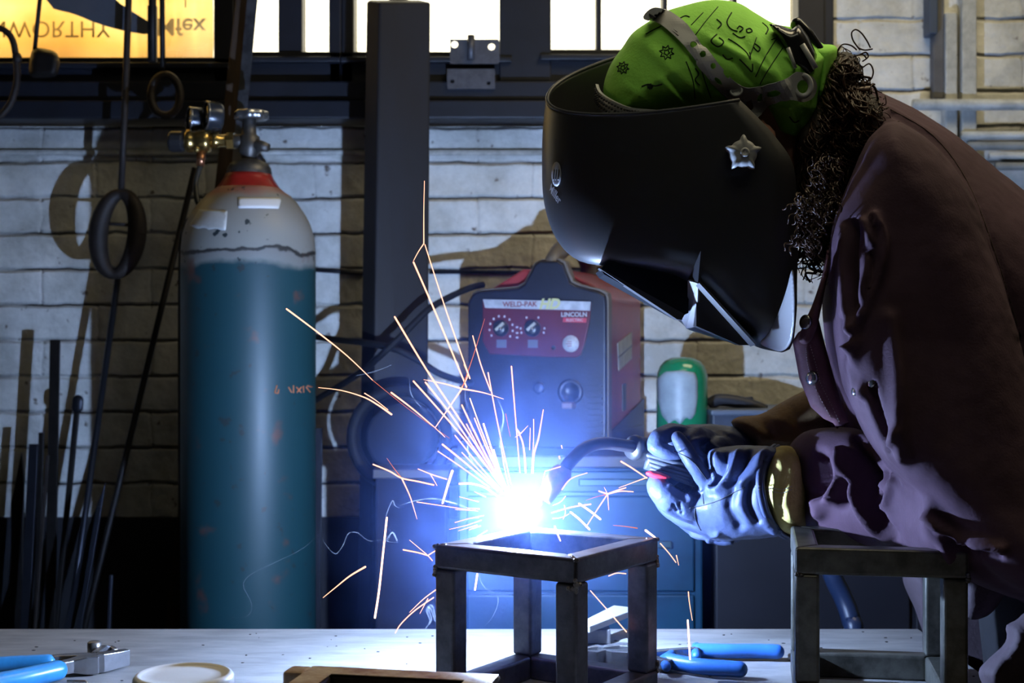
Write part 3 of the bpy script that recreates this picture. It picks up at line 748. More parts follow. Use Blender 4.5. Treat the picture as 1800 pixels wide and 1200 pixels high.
M_blackp = mat('black_plastic', (.018, .018, .020), .38, 0); M_grim = mat('grimy_dark_metal', (.12, .11, .10), .45, .7, .4, 50)
M_red = mat('red_collar_paint', (.34, .018, .012), .32, 0, .3, 30, coat=.3)
cyl = thing('gas_cylinder', 'tall teal and silver gas cylinder with red collar and brass regulator', 'gas cylinder', (cx_, cy_, 0))
body = [(0.001, .012), (.06, .004), (.10, .0), (RC - .004, .012), (RC, .03)]
for py, hw in ((560, 117), (470, 117), (440, 116.5), (415, 114), (395, 108), (375, 98), (358, 86), (345, 74), (335, 60), (330, 54)):
    body.append((hw / F * CD * 1.0, zc(py)))
MB().lathe((cx_, cy_, 0), (0, 0, 1), body, 72).build('cylinder_body', M_cyl, cyl)
def lathe_px(name, prof, m, par, cx=437, d=CD, n=48):
    p = P(cx, 0, d); return MB().lathe((p.x, p.y, 0), (0, 0, 1), [(r / F * d, CZ - (y - 600) / F * d) for y, r in prof], n).build(name, m, par)
lathe_px('neck_collar', [(338, 58), (333, 57), (328, 53), (318, 46), (312, 42), (306, 40)], M_red, cyl)
lathe_px('neck_ring', [(311, 39), (305, 39.5), (296, 38), (288, 33), (282, 22), (279, 14)], M_grim, cyl, 438)
vl = thing('cylinder_valve', '', '', (cx_, cy_, zc(270))); 
for k in ('label', 'category'): del vl[k]
vl.parent = cyl; vl
vm = MB(); c0 = P(438, 0, CD)
vm.lathe((c0.x, c0.y, 0), (0, 0, 1), [(r / F * CD, zc(y)) for y, r in ((284, 14), (272, 14), (268, 18), (240, 18), (236, 13), (222, 12), (208, 12))], 24)
vm.tube([P(440, 255, CD), P(462, 257, CD - .01), P(472, 260, CD - .012)], [.013, .010, .008], 14)
vm.tube([P(436, 248, CD), P(400, 248, CD)], .0125, 14)
vl2 = vm.build('valve_stem', M_grim, cyl); bpy.data.objects.remove(vl)
hw_ = MB(); n = 48; c0 = P(442, 203, CD); R0 = 29 / F * CD; rr = []
for h_, s_ in ((-.0075, .9), (-.0065, 1), (.0055, 1), (.0075, .94)):
    rr.append([Vector((c0.x + (R0 * s_ + .0018 * math.cos(8 * 2 * math.pi * k / n)) * math.cos(2 * math.pi * k / n), c0.y + (R0 * s_ + .0018 * math.cos(8 * 2 * math.pi * k / n)) * math.sin(2 * math.pi * k / n), c0.z + h_)) for k in range(n)])
hw_.rings(rr, True, True); hw_.build('handwheel', M_chrome, cyl)
# regulator
rg = thing('gas_regulator', 'brass regulator with two round gauges and black knob on the cylinder valve', 'regulator', P(360, 250, CD))
rm = MB(); rm.tube([P(412, 248, CD), P(400, 248, CD)], .017, 6, smooth=False)
rm.tube([P(401, 247, CD), P(386, 247, CD), P(384, 247, CD), P(372, 247, CD)], [.0115, .0115, .015, .015], 18)
rm.lathe(P(372, 248, CD), (-1, 0, 0), [(.012, 0), (.021, .003), (.0225, .010), (.0225, .022), (.0195, .026), (.0195, .034), (.0215, .036), (.0215, .044), (.014, .050)], 28)
rm.tube([P(358, 240, CD), P(366, 226, CD)], .008, 12); rm.tube([P(345, 240, CD), P(340, 228, CD + .02)], .008, 12)
rm.ball(P(346, 262, CD - .012), .0075, 10)
rm.build('regulator_body', M_brass, rg)
MB().lathe(P(325, 249, CD), (-1, 0, 0), [(.0145, 0), (.0165, .002), (.0195, .004), (.0195, .024), (.017, .029), (.006, .030)], 14, False).build('adjusting_knob', M_blackp, rg, bevel=.001)
M_gface = mat('gauge_dial_white', (.60, .60, .55), .5); M_clear = bpy.data.materials.new('gauge_lens'); M_clear.use_nodes = True
M_clear.node_tree.nodes['Principled BSDF'].inputs['Transmission Weight'].default_value = 1; M_clear.node_tree.nodes['Principled BSDF'].inputs['Roughness'].default_value = .06
def gauge(px, py, d, R):
    ax = Vector((-.88, -.47, .03)).normalized(); c = P(px, py, d); g = MB()
    g.lathe(c, ax, [(R * .90, -.024), (R * .97, -.021), (R, -.018), (R, .004), (R * .985, .0055), (R * .91, .0055), (R * .90, .002), (R * .90, -.016), (.001, -.016)], 36)
    go = g.build('pressure_gauge', mat('gauge_case_black', (.04, .045, .055), .25, .35), rg)
    MB().lathe(c, ax, [(.001, -.0145), (R * .88, -.0145), (R * .88, -.0135), (.001, -.0135)], 30).build('dial', mat('gauge_dial_dark', (.10, .10, .10), .5), go)
    MB().lathe(c, ax, [(.001, .0015), (R * .895, .0015), (R * .895, .003), (.001, .0035)], 30).build('gauge_lens', M_clear, go)
    MB().ring(c + ax * .004, ax, R * .955, .0016, 36, 8).build('bezel', M_chrome, go)
    for ch in go.children: ch
gauge(366, 203, CD - .012, 25 / F * CD); gauge(336, 210, CD + .018, 22.5 / F * CD)
MB().tube([P(354, 268, CD), P(352, 292, CD)], [.0085, .0075], 14).build('hose_barb', mat('copper_fitting', (.45, .20, .10), .3, .9), rg)
hs = [P(352, 290, CD), P(344, 320, CD - .01), P(346, 350, CD - .02), P(352, 368, CD - .02), P(338, 382, CD - .0), P(326, 400, CD + .05), P(318, 470, CD + .12), P(318, 900, CD + .13)]
MB().tube([Vector(v) for v in spline([tuple(p) for p in hs], 6)], .0052, 12).build('gas_hose', mat('black_rubber', (.014, .015, .014), .5), **T('thin black rubber gas hose running down behind the tall cylinder from its regulator', 'hose'))
# torn paper labels, orange pencil mark on the cylinder
bv = bvh_of(*[c for c in cyl.children if c.name.startswith('cylinder_body')])
M_paper = mat('torn_label_paper', (.50, .51, .50), .7, 0, .15, 40)
mb = MB(); applique(mb, [(350, 368), (400, 370), (397, 405), (385, 404), (380, 401), (368, 404), (360, 400), (348, 402), (332, 396), (343, 380)], bv, CD - .1, .0006, .0006, 5); mb.build('paper_label', M_paper, cyl, label='torn grey paper label')
mb = MB(); applique(mb, [(418, 347), (492, 347), (494, 352), (490, 367), (462, 366), (418, 366)], bv, CD - .1, .0006, .0006, 5); mb.build('paper_label', mat('white_label', (.72, .72, .72), .6), cyl, label='white paper label')
mb = MB()
for (a, b_) in (((487, 677), (483, 690)), ((483, 690), (489, 691)), ((489, 691), (490, 684)), ((507, 680), (513, 690)), ((516, 677), (516, 691)), ((521, 680), (530, 690)), ((522, 690), (530, 680)), ((533, 678), (534, 690)), ((538, 680), (545, 689)), ((540, 678), (549, 680))):
    stroke(mb, [a, b_], bv, CD - .1, 1.3)
mb.build('chalk_marks', mat('orange_crayon', (.45, .15, .06), .8), cyl)

# ================================================================== things hanging and leaning at the left
M_iron = mat('black_iron', (.016, .013, .012), .55, .5, .4, 40, .2, 80)
M_rustiron = mat('brown_rusty_iron', (.030, .022, .019), .6, .35, .4, 40, .2, 80)
M_bluest = mat('blue_grey_sheet_steel', (.16, .17, .20), .42, .4, .2, 8)
HD = 2.68
rack = thing('hanging_rail', 'horizontal iron rail under the ceiling above the left window', 'rail', (wx(140, HD), HD, 2.10))
MB().tube([(wx(-520, HD), HD, 2.10), (wx(470, HD), HD, 2.10)], .012, 12).build('rail_bar', M_iron, rack)
for x in (-480, 440): MB().tube([(wx(x, HD), HD, 2.10), (wx(x, HD), HD, CEIL)], .008, 10).build('drop_rod', M_iron, rack)
ZR = 2.10
def top_px(d=HD): return 600 - (ZR - CZ) / d * F
def rod(mb, pts, r, d=HD): mb.tube([P(x, y, d) for x, y in pts], r, 10)
tp = top_px()
# long rod with oval loop
e = thing('looped_rod', 'rusty iron rod ending in a long oval loop, hanging over the white brick', 'iron rod', P(210, 420, HD))
mb = MB(); rod(mb, [(229, tp), (226, 0), (219, 200), (213, 336)], .0065); mb.build('rod', M_rustiron, e)
mb = MB(); ring_pts = [(207 + 34 * math.cos(t) + 6 * math.sin(t), 411 - 70 * math.sin(t)) for t in np.linspace(0, 2 * math.pi, 41)]
mb.tube([P(x, y, HD) for x, y in ring_pts], [.0105 + .0085 * abs(math.cos(t)) for t in np.linspace(0, 2 * math.pi, 41)], 12, False); mb.tube([P(176, 392, HD), P(238, 396, HD)], .0035, 8); mb.build('loop', M_rustiron, e)
# rod + box clamp
e = thing('hanging_clamp', 'dark rounded box clamp hanging from a thin rod before the amber sack', 'clamp', P(78, 110, HD))
mb = MB(); rod(mb, [(75, tp), (70, 0), (61, 88)], .0042); mb.build('rod', M_iron, e)
mb = MB(); V_ = spline([(55, 92), (62, 84), (80, 86), (98, 92), (105, 106), (103, 124), (96, 135), (60, 137), (51, 128), (52, 108)], 4, True)
inflate(mb, V_, HD, .022, 12, 5, spl=False); mb.build('clamp_body', M_iron, e)
e2 = thing('c_hook', 'thin dark iron hook curving in from the left picture edge', 'hook', P(15, 120, HD))
mb = MB(); mb.tube([P(x, y, HD) for x, y in spline([(-60, tp), (-40, 0), (-14, 44), (6, 52), (20, 66), (27, 92), (30, 140), (20, 178), (2, 202), (-20, 214)], 5)], .0065, 10); mb.build('hook_bar', M_rustiron, e2)
MB().ball(P(30, 102, HD), (.010, .010, .012), 10).build('hook_eye', M_rustiron, e2)
for (x, r_, y1, lab) in ((268, .0078, 700, 'thick dark upright iron bar hanging across the sack, beside the ring'),):
    mb = MB(); rod(mb, [(270, tp), (268, 0), (268, 108)], r_); mb.box(P(268, 60, HD), (.017, .010, .11)); mb.build('hanging_bar', M_iron, **T(lab, 'iron bar', 'hanging iron tools'))
e = thing('ring_hook', 'iron ring hanging on a thin rod against the dark window beam', 'ring', P(292, 170, HD))
mb = MB(); rod(mb, [(286, tp), (285, 0), (286, 122)], .0052); mb.build('rod', M_iron, e)
MB().ring(P(291, 168, HD), (0, 1, 0), .040, .008, 28, 8, 1.0, .72).build('ring', M_rustiron, e)
# sheet offcut
mb = MB(); ol = [(70, -60), (78, 0), (88, 6), (95, 17), (115, 20), (140, 28), (160, 37), (190, 47), (222, 55), (255, 60), (268, 58), (268, 42), (240, 25), (205, 2), (180, -30), (150, -70)]
V, tr_, bd = fill(ol, 14); n = len(V)
def shd(p): return HD + .03 + .00035 * (p[0] - 170) * .4
vs = [P(p[0], p[1], shd(p)) for p in V]; vs += [v + Vector((0, .0025, 0)) for v in vs]
mb.add(vs, list(tr_) + [tuple(j + n for j in t[::-1]) for t in tr_] + [(a, b, b + n, a + n) for a, b in bd]); 
sh = mb.build('sheet_steel_offcut', M_bluest, **T('blue grey curved sheet steel offcut hanging over the amber sack', 'sheet metal'))
mb = MB(); mb.tube([P(120, -50, HD + .03), P(118, tp, HD)], .003, 8); mb.build('hanging_wire', M_iron, sh); sh.children[0]

def leaning(pts, w_, th, m, label, name='leaning_bar', d0=2.72, cat='metal bar', shape=None, grp='bars leaning on the left wall'):
    """flat bar: px points top to bottom at depth d0 (top) moving forward to the floor"""
    (x0, y0), (x1, y1) = pts[0], pts[-1]
    k = (x1 - x0) / max(1, (y1 - y0)); yf = 600 + CZ / (d0 - .10) * F; xf = x0 + k * (yf - y0)
    a = P(x0, y0, d0); b = P(xf, yf, d0 - .10); b.z = 0.002
    mb = MB(); dv = (b - a).normalized(); u = Vector((1, 0, 0)); u = (u - dv * u.dot(dv)).normalized(); v = dv.cross(u)
    M = frame_m(a, u, v, dv); L_ = (b - a).length; w2 = w_ / 2
    if shape == 'point': prof = [(-w2, .10), (w2 * .6, 0), (w2, .05), (w2, L_), (-w2, L_)]
    elif shape == 'slant': prof = [(-w2, .03), (w2, 0), (w2, L_), (-w2, L_)]
    else: prof = [(-w2, 0), (w2, 0), (w2, L_), (-w2, L_)]
    MM = M @ Matrix(((1, 0, 0, 0), (0, 0, 1, 0), (0, 1, 0, 0), (0, 0, 0, 1)))
    mb.prism(prof, MM, -th / 2, th / 2)
    return mb.build(name, m, bevel=.001, **T(label, cat, grp))
def round_bar(x0, y0, x1, y1, r, m, label, d0=2.72, d1=None):
    k = (x1 - x0) / (y1 - y0); d1 = d1 or d0 - .10; yf = 600 + CZ / d1 * F; b = P(x0 + k * (yf - y0), yf, d1); b.z = .002
    return MB().tube([P(x0, y0, d0), b], r, 10).build('leaning_rod', m, **T(label, 'metal bar', 'bars leaning on the left wall'))
M_edge = mat('dark_blue_flat_steel', (.030, .033, .045), .38, .6, .3, 12)
leaning([(97, 597), (88, 1100)], .020, .006, M_iron, 'tall dark flat bar with a pointed top standing second from the left')
leaning([(60, 780), (45, 1100)], .018, .010, M_edge, 'blue grey flat bar standing left of the tall dark bar', d0=2.66)
leaning([(73, 760), (64, 1100)], .010, .008, M_iron, 'narrow dark bar between the blue grey bar and the tall bar', d0=2.70)
leaning([(84, 800), (62, 1100)], .006, .006, M_rustiron, 'thin rusty bar leaning before the tall bar', d0=2.64)
leaning([(32, 795), (30, 1100)], .024, .008, M_iron, 'wide dark blade shaped bar standing leftmost by the wall', shape='point')
leaning([(135, 722), (98, 1100)], .010, .010, M_iron, 'dark bar with a flat paddle shaped head leaning on the wall')
MB().cap_tube([P(137, 704, 2.715), P(136, 716, 2.715)], .0115, 12, .5).build('paddle_head', M_edge, bpy.data.objects[-1] if False else [o for o in bpy.data.objects if o.get('label', '').startswith('dark bar with a flat paddle')][0])
_p = [o for o in bpy.data.objects if o.get('label', '').startswith('dark bar with a flat paddle')][0]; _p.children[0]
round_bar(210, 470, 160, 830, .0062, M_edge, 'blue grey round bar leaning up to the oval loop')
round_bar(343, 295, 236, 740, .0062, M_iron, 'longest dark round bar slanting down to the left from the regulator')
leaning([(182, 845), (122, 1100)], .017, .006, M_edge, 'short flat bar with a pointed tip leaning before the others', shape='point', d0=2.60)
leaning([(175, 890), (140, 1100)], .010, .008, M_edge, 'short narrow blue grey bar right of the pointed bar', d0=2.58)
leaning([(196, 1010), (192, 1100)], .006, .010, M_edge, 'lowest short blue bar standing in the shade', d0=2.56)
leaning([(560, 752), (556, 1100)], .016, .008, M_edge, 'dark flat bar standing right beside the tall cylinder', d0=2.70)
# tall board leaning behind the cylinder and a thin galvanised angle
a = P(434, 0, 2.70); k = (310 - 434) / 1100.0; yt = -90
mb = MB(); tpv = P(434 + k * yt, yt, 2.71); yf = 600 + CZ / 2.66 * F; b = P(434 + k * yf, yf, 2.66); b.z = .002
dv = (b - tpv).normalized(); u = Vector((1, 0, 0)); u = (u - dv * u.dot(dv)).normalized(); v = dv.cross(u)
mb.prism([(-.020, 0), (.020, 0), (.020, (b - tpv).length), (-.020, (b - tpv).length)], frame_m(tpv, u, v, dv) @ Matrix(((1, 0, 0, 0), (0, 0, 1, 0), (0, 1, 0, 0), (0, 0, 0, 1))), -.009, .009)
mb.build('wooden_batten', mat('dark_brown_timber', (.085, .050, .028), .7, 0, .4, 12, .2, 40, stretch=(4, 4, .6)), bevel=.002, **T('long dark brown timber batten leaning behind the tall cylinder', 'batten'))
mb = MB(); tpv = P(452, -90, 2.67); b = P(424, 210, 2.665); b = tpv + (b - tpv) * ((tpv.z - .002) / (tpv.z - b.z))
dv = (b - tpv).normalized(); u = (Vector((1, 0, 0)) - dv * dv.x).normalized(); v = dv.cross(u); L_ = (b - tpv).length
for q in ([(-.010, 0), (.010, 0), (.010, L_), (-.010, L_)],): mb.prism(q, frame_m(tpv, u, v, dv) @ Matrix(((1, 0, 0, 0), (0, 0, 1, 0), (0, 1, 0, 0), (0, 0, 0, 1))), -.0015, .0015)
mb.build('galvanised_strip', mat('galvanised_steel', (.24, .25, .28), .3, .8, .5, 30), **T('thin shiny galvanised strip leaning along the timber batten', 'metal strip'))

# ================================================================== cabinet, welding machine, things on the cabinet
M_blue = mat('scuffed_blue_enamel', (.006, .050, .10), .4, .1, .35, 7, .1, 60, color2=(.004, .030, .062), coat=.1)
cab = thing('tool_cabinet', 'scuffed blue steel cabinet with a dark top, behind the welded frame', 'cabinet', (.06, 2.56, 0))
zt = CZ - (800 - 600) / F * 2.36
x0, x1 = wx(800, 2.36), wx(1241, 2.36)
MB().bounds((x0 + .004, 2.372, .06), (x1 - .004, 2.79, zt - .022)).build('cabinet_body', M_blue, cab, bevel=.004)
MB().bounds((x0 - .004, 2.355, zt - .022), (x1 + .004, 2.80, zt)).build('cabinet_top', mat('dark_worn_steel_shelf', (.06, .055, .055), .5, .4, .4, 30), cab, bevel=.003)
for i, (ya, yb) in enumerate(((828, 866), (872, 1040), (1046, 1240))):
    dr = MB().bounds((x0 + .02, 2.362, CZ - (yb - 600) / F * 2.36), (x1 - .02, 2.374, CZ - (ya - 600) / F * 2.36)).build('drawer', M_blue, cab, bevel=.003)
    zc_ = CZ - ((ya + yb) / 2 - 600) / F * 2.36
    hb = MB().bounds((x1 - .22, 2.350, zc_ - .006), (x1 - .06, 2.362, zc_ + .006)).build('handle', mat('pale_handle_metal', (.05, .09, .10), .4, .6), dr, bevel=.002); hb
for x in (x0 + .03, x1 - .03):
    for y in (2.40, 2.76): MB().bounds((x - .02, y - .02, 0), (x + .02, y + .02, .06)).build('foot', M_iron, cab)

# welding machine
phi = math.radians(18.7); WO = P(1065, 0, 2.48); zb = zt
U = Vector((math.cos(phi), -math.sin(phi), 0)); V3 = Vector((0, 0, 1)); Wd = Vector((math.sin(phi), math.cos(phi), 0))
FW = .268
o0 = Vector((WO.x, WO.y, zb)) - U * FW
MW = frame_m(o0, U, V3, Wd)     # local: u across, v up, h depth
M_wred = mat('red_machine_paint', (.30, .035, .032), .38, 0, .3, 12, coat=.1); M_wdark = mat('charcoal_machine_plastic', (.012, .013, .022), .42, 0, .2, 60, .1, 200)
wm = thing('welding_machine', 'red and charcoal wire-feed welding machine standing on the blue cabinet', 'welding machine', MW @ Vector((.134, 0, .15)))
hm = zb  # heights measured from shelf
def hz(py, d=2.5): return CZ - (py - 600) / F * d - zb
H1 = hz(512)
MB().prism([(.006, .012), (.006, H1 - .012), (.030, H1 + .004), (.100, H1 + .044), (.172, H1 + .044), (.236, H1 + .012), (.262, H1 - .012), (.262, .012)], MW, .028, .300).build('side_case', M_wred, wm, bevel=.004)
MB().prism([(0, 0), (0, H1 - .022), (.010, H1 - .004), (.020, H1 + .001), (.098, H1 + .006), (.112, H1 + .014), (.132, H1 + .050), (.142, H1 + .056), (.176, H1 + .056), (.186, H1 + .050), (.200, H1 + .016), (.212, H1 + .009), (.255, H1 - .002), (.266, H1 - .008), (.268, H1 - .020), (.268, 0)], MW, 0, .030).build('front_bezel', M_wdark, wm, bevel=.004, seg=3)
MB().prism([(0.002, 0), (.002, .03), (.266, .03), (.266, 0)], MW, .03, .298).build('base_tray', M_wdark, wm, bevel=.003)
# handle: front post sits on the bezel tower, bar runs to the back
hb = MB(); pts = [MW @ Vector(p) for p in ((.160, H1 + .040, .020), (.160, H1 + .060, .030), (.160, H1 + .082, .080), (.160, H1 + .094, .130), (.160, H1 + .094, .210), (.160, H1 + .070, .262), (.160, H1 + .040, .275))]
hb.tube([Vector(v) for v in spline([tuple(p) for p in pts], 5)], .016, 12, True, 1.2); hb.build('carry_handle', mat('warm_lit_brown', (.13, .105, .08), .5), wm)  # brown takes in the warm light on top of the handle
bez = [(0, H1 - .022), (.010, H1 - .004), (.020, H1 + .001), (.098, H1 + .006), (.112, H1 + .014), (.132, H1 + .050), (.142, H1 + .056), (.176, H1 + .056), (.186, H1 + .050), (.200, H1 + .016), (.212, H1 + .009), (.255, H1 - .002), (.266, H1 - .008), (.268, H1 - .020)]
MB().prism([(u - .003 if u < .134 else u + .003, v + .0055) for u, v in bez] + [(.271, .0), (.262, .0), (.262, H1 - .03), (.006, H1 - .03), (.006, 0), (-.003, 0)], MW, .010, .034).build('bezel_lit_edge', MATS['warm_lit_brown'], wm, bevel=.002)  # added brown edge paints warm light along the dark bezel's top
# control panel
def wloc(px, py):   # front face point seen at px,py
    d = (P(px, py, 1) - EYE); n_ = -Wd; t = (o0 - EYE).dot(n_) / d.dot(n_); p = EYE + d * t - o0
    return p.dot(U), p.z
pan = [wloc(*q) for q in ((850, 527), (1040, 531), (1038, 560), (1030, 600), (1022, 624), (1012, 628), (960, 627), (862, 622), (850, 600))]
MB().prism(pan, MW, -.006, .001).build('control_panel', mat('maroon_panel', (.10, .012, .020), .4, 0, .15, 30), wm, bevel=.0015)
st = [wloc(*q) for q in ((851, 526), (1040, 530), (1039, 546), (855, 541))]
MB().prism(st, MW, -.0072, -.006).build('title_strip', mat('pale_label_strip', (.45, .46, .50), .5, 0, .3, 60), wm)
def wtext(mb, s, px, py, size, h=-.0075, **k):
    u, v = wloc(px, py)
    M = MW @ Matrix.Translation((u, v, h)) @ Matrix.Diagonal((1, 1, -1, 1))
    return text_mb(mb, s, size, M, .0003, **k)
mb = MB(); wtext(mb, 'WELD-PAK', 916, 535, .0135, -.0078, bold=.0003); mb.build('title_lettering', mat('dark_red_print', (.20, .05, .05), .5), wm)
mb = MB(); wtext(mb, 'HD', 967, 535, .026, -.0080, bold=.0010, shear=.3); mb.build('title_lettering', mat('yellow_print', (.50, .48, .22), .5), wm)
mb = MB(); wtext(mb, 'LINCOLN', 1011, 553, .0115, bold=.0003); mb.build('brand_lettering', mat('grey_print', (.40, .40, .42), .5), wm)
ea = [wloc(*q) for q in ((992, 558), (1033, 559), (1032, 567), (991, 566))]
MB().prism(ea, MW, -.0070, -.006).build('brand_plate', mat('bright_red_plate', (.45, .04, .06), .5), wm)
mb = MB(); wtext(mb, 'ELECTRIC', 1012, 562.5, .0075, -.0073); mb.build('brand_lettering', MATS['grey_print'], wm)
for i, (kx, ky, rr_) in enumerate(((883, 577, .0150), (938, 577, .0155))):
    u, v = wloc(kx, ky)
    ko = MB().lathe(MW @ Vector((u, v, -.006)), -Wd, [(rr_, 0), (rr_, .003), (rr_ * .86, .004), (rr_ * .8, .013), (rr_ * .7, .0145), (.001, .0145)], 28).build('dial_knob', M_blackp, wm)
    kb = MB(); kb.box(MW @ Vector((u + .002, v + .003, -.0215)), (.005, .004, .020), (frame_m((0, 0, 0), U, V3, Wd).to_3x3() @ Matrix.Rotation(math.radians(-50), 3, 'Z') @ Matrix.Rotation(math.radians(90), 3, 'X'))); kb.build('pointer', mat('pale_pointer', (.42, .40, .34), .4), ko)
    MB().ball(MW @ Vector((u + .004, v - .001, -.0235)), .0032, 10).build('knob_button', M_chrome, ko)
    tk = MB()
    for a_ in (np.linspace(-40, 215, 10) if i == 0 else (200, 180, 120, 60, 0, -20)):
        a_ = math.radians(a_); tk.box(MW @ Vector((u + .023 * math.cos(a_), v + .023 * math.sin(a_), -.0066)), (.0030, .0008, .0038))
    tk.build('scale_marks', mat('pale_print', (.40, .36, .38), .5), wm)
    sq = [(u - .009, v - .036), (u + .010, v - .036), (u + .010, v - .021), (u - .009, v - .021)]
    MB().prism(sq, MW, -.0070, -.006).build('pictogram', mat('grey_pictogram', (.12, .12, .15), .5), wm)
mb = MB()
for a_ in (553, 560): pass
for (x_, y_) in ((911, 575), (911, 585), (911, 593)): u, v = wloc(x_, y_); mb.box(MW @ Vector((u, v, -.0066)), (.0045, .0008, .0030))
mb.build('scale_marks', MATS['pale_print'], wm)
u, v = wloc(1005, 604); MB().lathe(MW @ Vector((u, v, -.006)), -Wd, [(.0155, 0), (.0155, .001), (.001, .001)], 30).build('warranty_badge', mat('pale_badge', (.42, .42, .45), .5, 0, .2, 200), wm)
mb = MB()
for k_ in (-.004, 0, .004): mb.box(MW @ Vector((u, v + k_, -.0073)), (.018 - abs(k_) * 1.4, .0006, .0014))
mb.build('badge_lettering', mat('dark_red_print', (.2, .05, .05)), wm)
u, v = wloc(975, 611); MB().lathe(MW @ Vector((u, v, -.006)), -Wd, [(.004, 0), (.004, .002), (.001, .002)], 12).build('panel_screw', M_blackp, wm)
# gun socket, latch and vents on the lower front
u, v = wloc(1003, 700)
MB().lathe(MW @ Vector((u, v + .012, .0)), -Wd, [(.024, 0), (.024, .004), (.016, .005), (.015, .001), (.001, .001)], 24).build('gun_socket', M_blackp, wm)
MB().box(MW @ Vector((u, v - .012, -.004)), (.020, .012, .045), frame_m((0, 0, 0), U, V3, Wd).to_3x3() @ Matrix.Diagonal((1, 1, 1))).build('socket_latch', mat('brown_latch', (.16, .11, .09), .5), wm, bevel=.003)
u, v = wloc(947, 682); MB().lathe(MW @ Vector((u, v, 0)), -Wd, [(.012, 0), (.012, .003), (.006, .006), (.001, .006)], 20).build('cable_gland', M_blackp, wm)
for k_ in range(10):
    u, v = wloc(1047, 668 + k_ * 10.5)
    mb = MB(); mb.prism([(u - .015, v - .0024), (u + .013, v - .0024), (u + .013, v + .0016), (u - .015, v + .0016)], MW, -.0035, .001); mb.build('vent_louvre', M_wdark, wm)
# side details
SM = frame_m(o0 + U * .2625, Wd, V3, U)   # u depth, v up, h outwards
def sloc(px, py):
    d = (P(px, py, 1) - EYE); t = (o0 + U * .2625 - EYE).dot(U) / d.dot(U); p = EYE + d * t - o0; return p.dot(Wd), p.z
MB().prism([sloc(1085, 603), sloc(1110, 583), sloc(1110, 630), sloc(1087, 652)], SM, 0, .001).build('rating_sticker', mat('cream_sticker', (.42, .42, .34), .6, 0, .3, 60), wm)
MB().prism([sloc(1086, 627), sloc(1110, 606), sloc(1110, 608), sloc(1086, 629)], SM, .001, .0016).build('sticker_bar', M_blackp, wm)
MB().prism([sloc(1094, 676), sloc(1099, 673), sloc(1099, 720), sloc(1094, 722)], SM, -.001, .002).build('door_latch', M_blackp, wm)
MB().prism([sloc(1066, 765), sloc(1131, 700), sloc(1131, 840), sloc(1066, 840)], SM, -.002, .002).build('lower_case', M_wdark, wm)

# cables from the machine
M_cable = mat('black_cable_rubber', (.007, .007, .009), .7, spec=.25)
def cable(pts, r, label, name='power_cable', m=None, cat='cable'):
    return MB().tube([Vector(v) for v in spline([tuple(P(*p)) for p in pts], 7)], r, 12).build(name, m or M_cable, **T(label, cat, 'black cables'))
cable([(850, 500, 2.62), (826, 506, 2.60), (790, 522, 2.56), (752, 545, 2.52), (706, 590, 2.50), (672, 622, 2.50), (640, 650, 2.56), (600, 676, 2.66), (556, 702, 2.72), (520, 725, 2.74), (480, 800, 2.75), (470, 1700, 2.75)], .0062, 'black cable sagging left from the top of the welding machine to behind the cylinder')
cable([(500, 583, 2.74), (556, 592, 2.70), (600, 598, 2.62), (640, 602, 2.54), (690, 612, 2.50), (730, 630, 2.50), (770, 655, 2.50), (805, 668, 2.52), (826, 672, 2.56), (835, 676, 2.60)], .0062, 'black cable crossing the post from the cylinder down to the machine')
# small green cylinder
gd = 2.56; gx = P(1199, 0, gd)
gc = thing('small_gas_cylinder', 'short green gas cylinder with rounded top and pale sleeve', 'gas cylinder', (gx.x, gx.y, zt))
def gz(py): return CZ - (py - 600) / F * gd
Rg = 45 / F * gd
MB().lathe((gx.x, gx.y, 0), (0, 0, 1), [(Rg * .9, zt), (Rg, zt + .01), (Rg, gz(668)), (Rg * .96, gz(655)), (Rg * .86, gz(643)), (Rg * .68, gz(634)), (Rg * .42, gz(628.5)), (.001, gz(627))], 48).build('cylinder_body', mat('glossy_green_paint', (.012, .20, .085), .18, 0, .1, 20, coat=.5), gc)
bv = bvh_of(gc.children[0])
mb = MB(); applique(mb, [(1156, 665), (1170, 653), (1200, 651), (1222, 655), (1226, 668), (1226, 700), (1222, 728), (1214, 738), (1206, 733), (1196, 746), (1186, 737), (1176, 745), (1164, 730), (1156, 700)], bv, gd - .04, .0006, .001, 5)
mb.build('paper_sleeve', mat('pale_blue_label', (.30, .36, .40), .45, 0, .25, 25), gc)
# dark box and coil right of the green cylinder
bx = thing('small_tool_box', 'dark blue tool box beside the small green cylinder', 'box', P(1310, 790, 2.6))
xa, xb_ = wx(1252, 2.52), wx(1425, 2.52)
MB().bounds((xa, 2.52, zt - .0), (xb_, 2.74, CZ - (722 - 600) / F * 2.52)).build('box_body', mat('dark_blue_box', (.035, .045, .075), .5, 0, .3), bx, bevel=.004)
MB().bounds((xa - .003, 2.515, CZ - (730 - 600) / F * 2.52), (xb_ + .003, 2.745, CZ - (720 - 600) / F * 2.52)).build('box_lid', mat('blue_grey_lid', (.09, .11, .15), .5), bx, bevel=.003)
cab2 = thing('steel_locker', 'dark grey steel locker at the right of the blue cabinet', 'cabinet', (wx(1350, 2.5), 2.6, 0))
MB().bounds((wx(1250, 2.44), 2.44, .0), (wx(1780, 2.44), 2.79, zt)).build('locker_body', mat('dark_grey_locker', (.016, .016, .024), .5, .2, .4, 4), cab2, bevel=.004)
for xa_, xb2 in ((1258, 1420), (1430, 1600), (1610, 1770)):
    MB().bounds((wx(xa_, 2.432), 2.432, .06), (wx(xb2, 2.432), 2.441, zt - .03)).build('locker_door', mat('dark_grey_locker_door', (.018, .018, .026), .45, .2, .3, 4), cab2, bevel=.003)
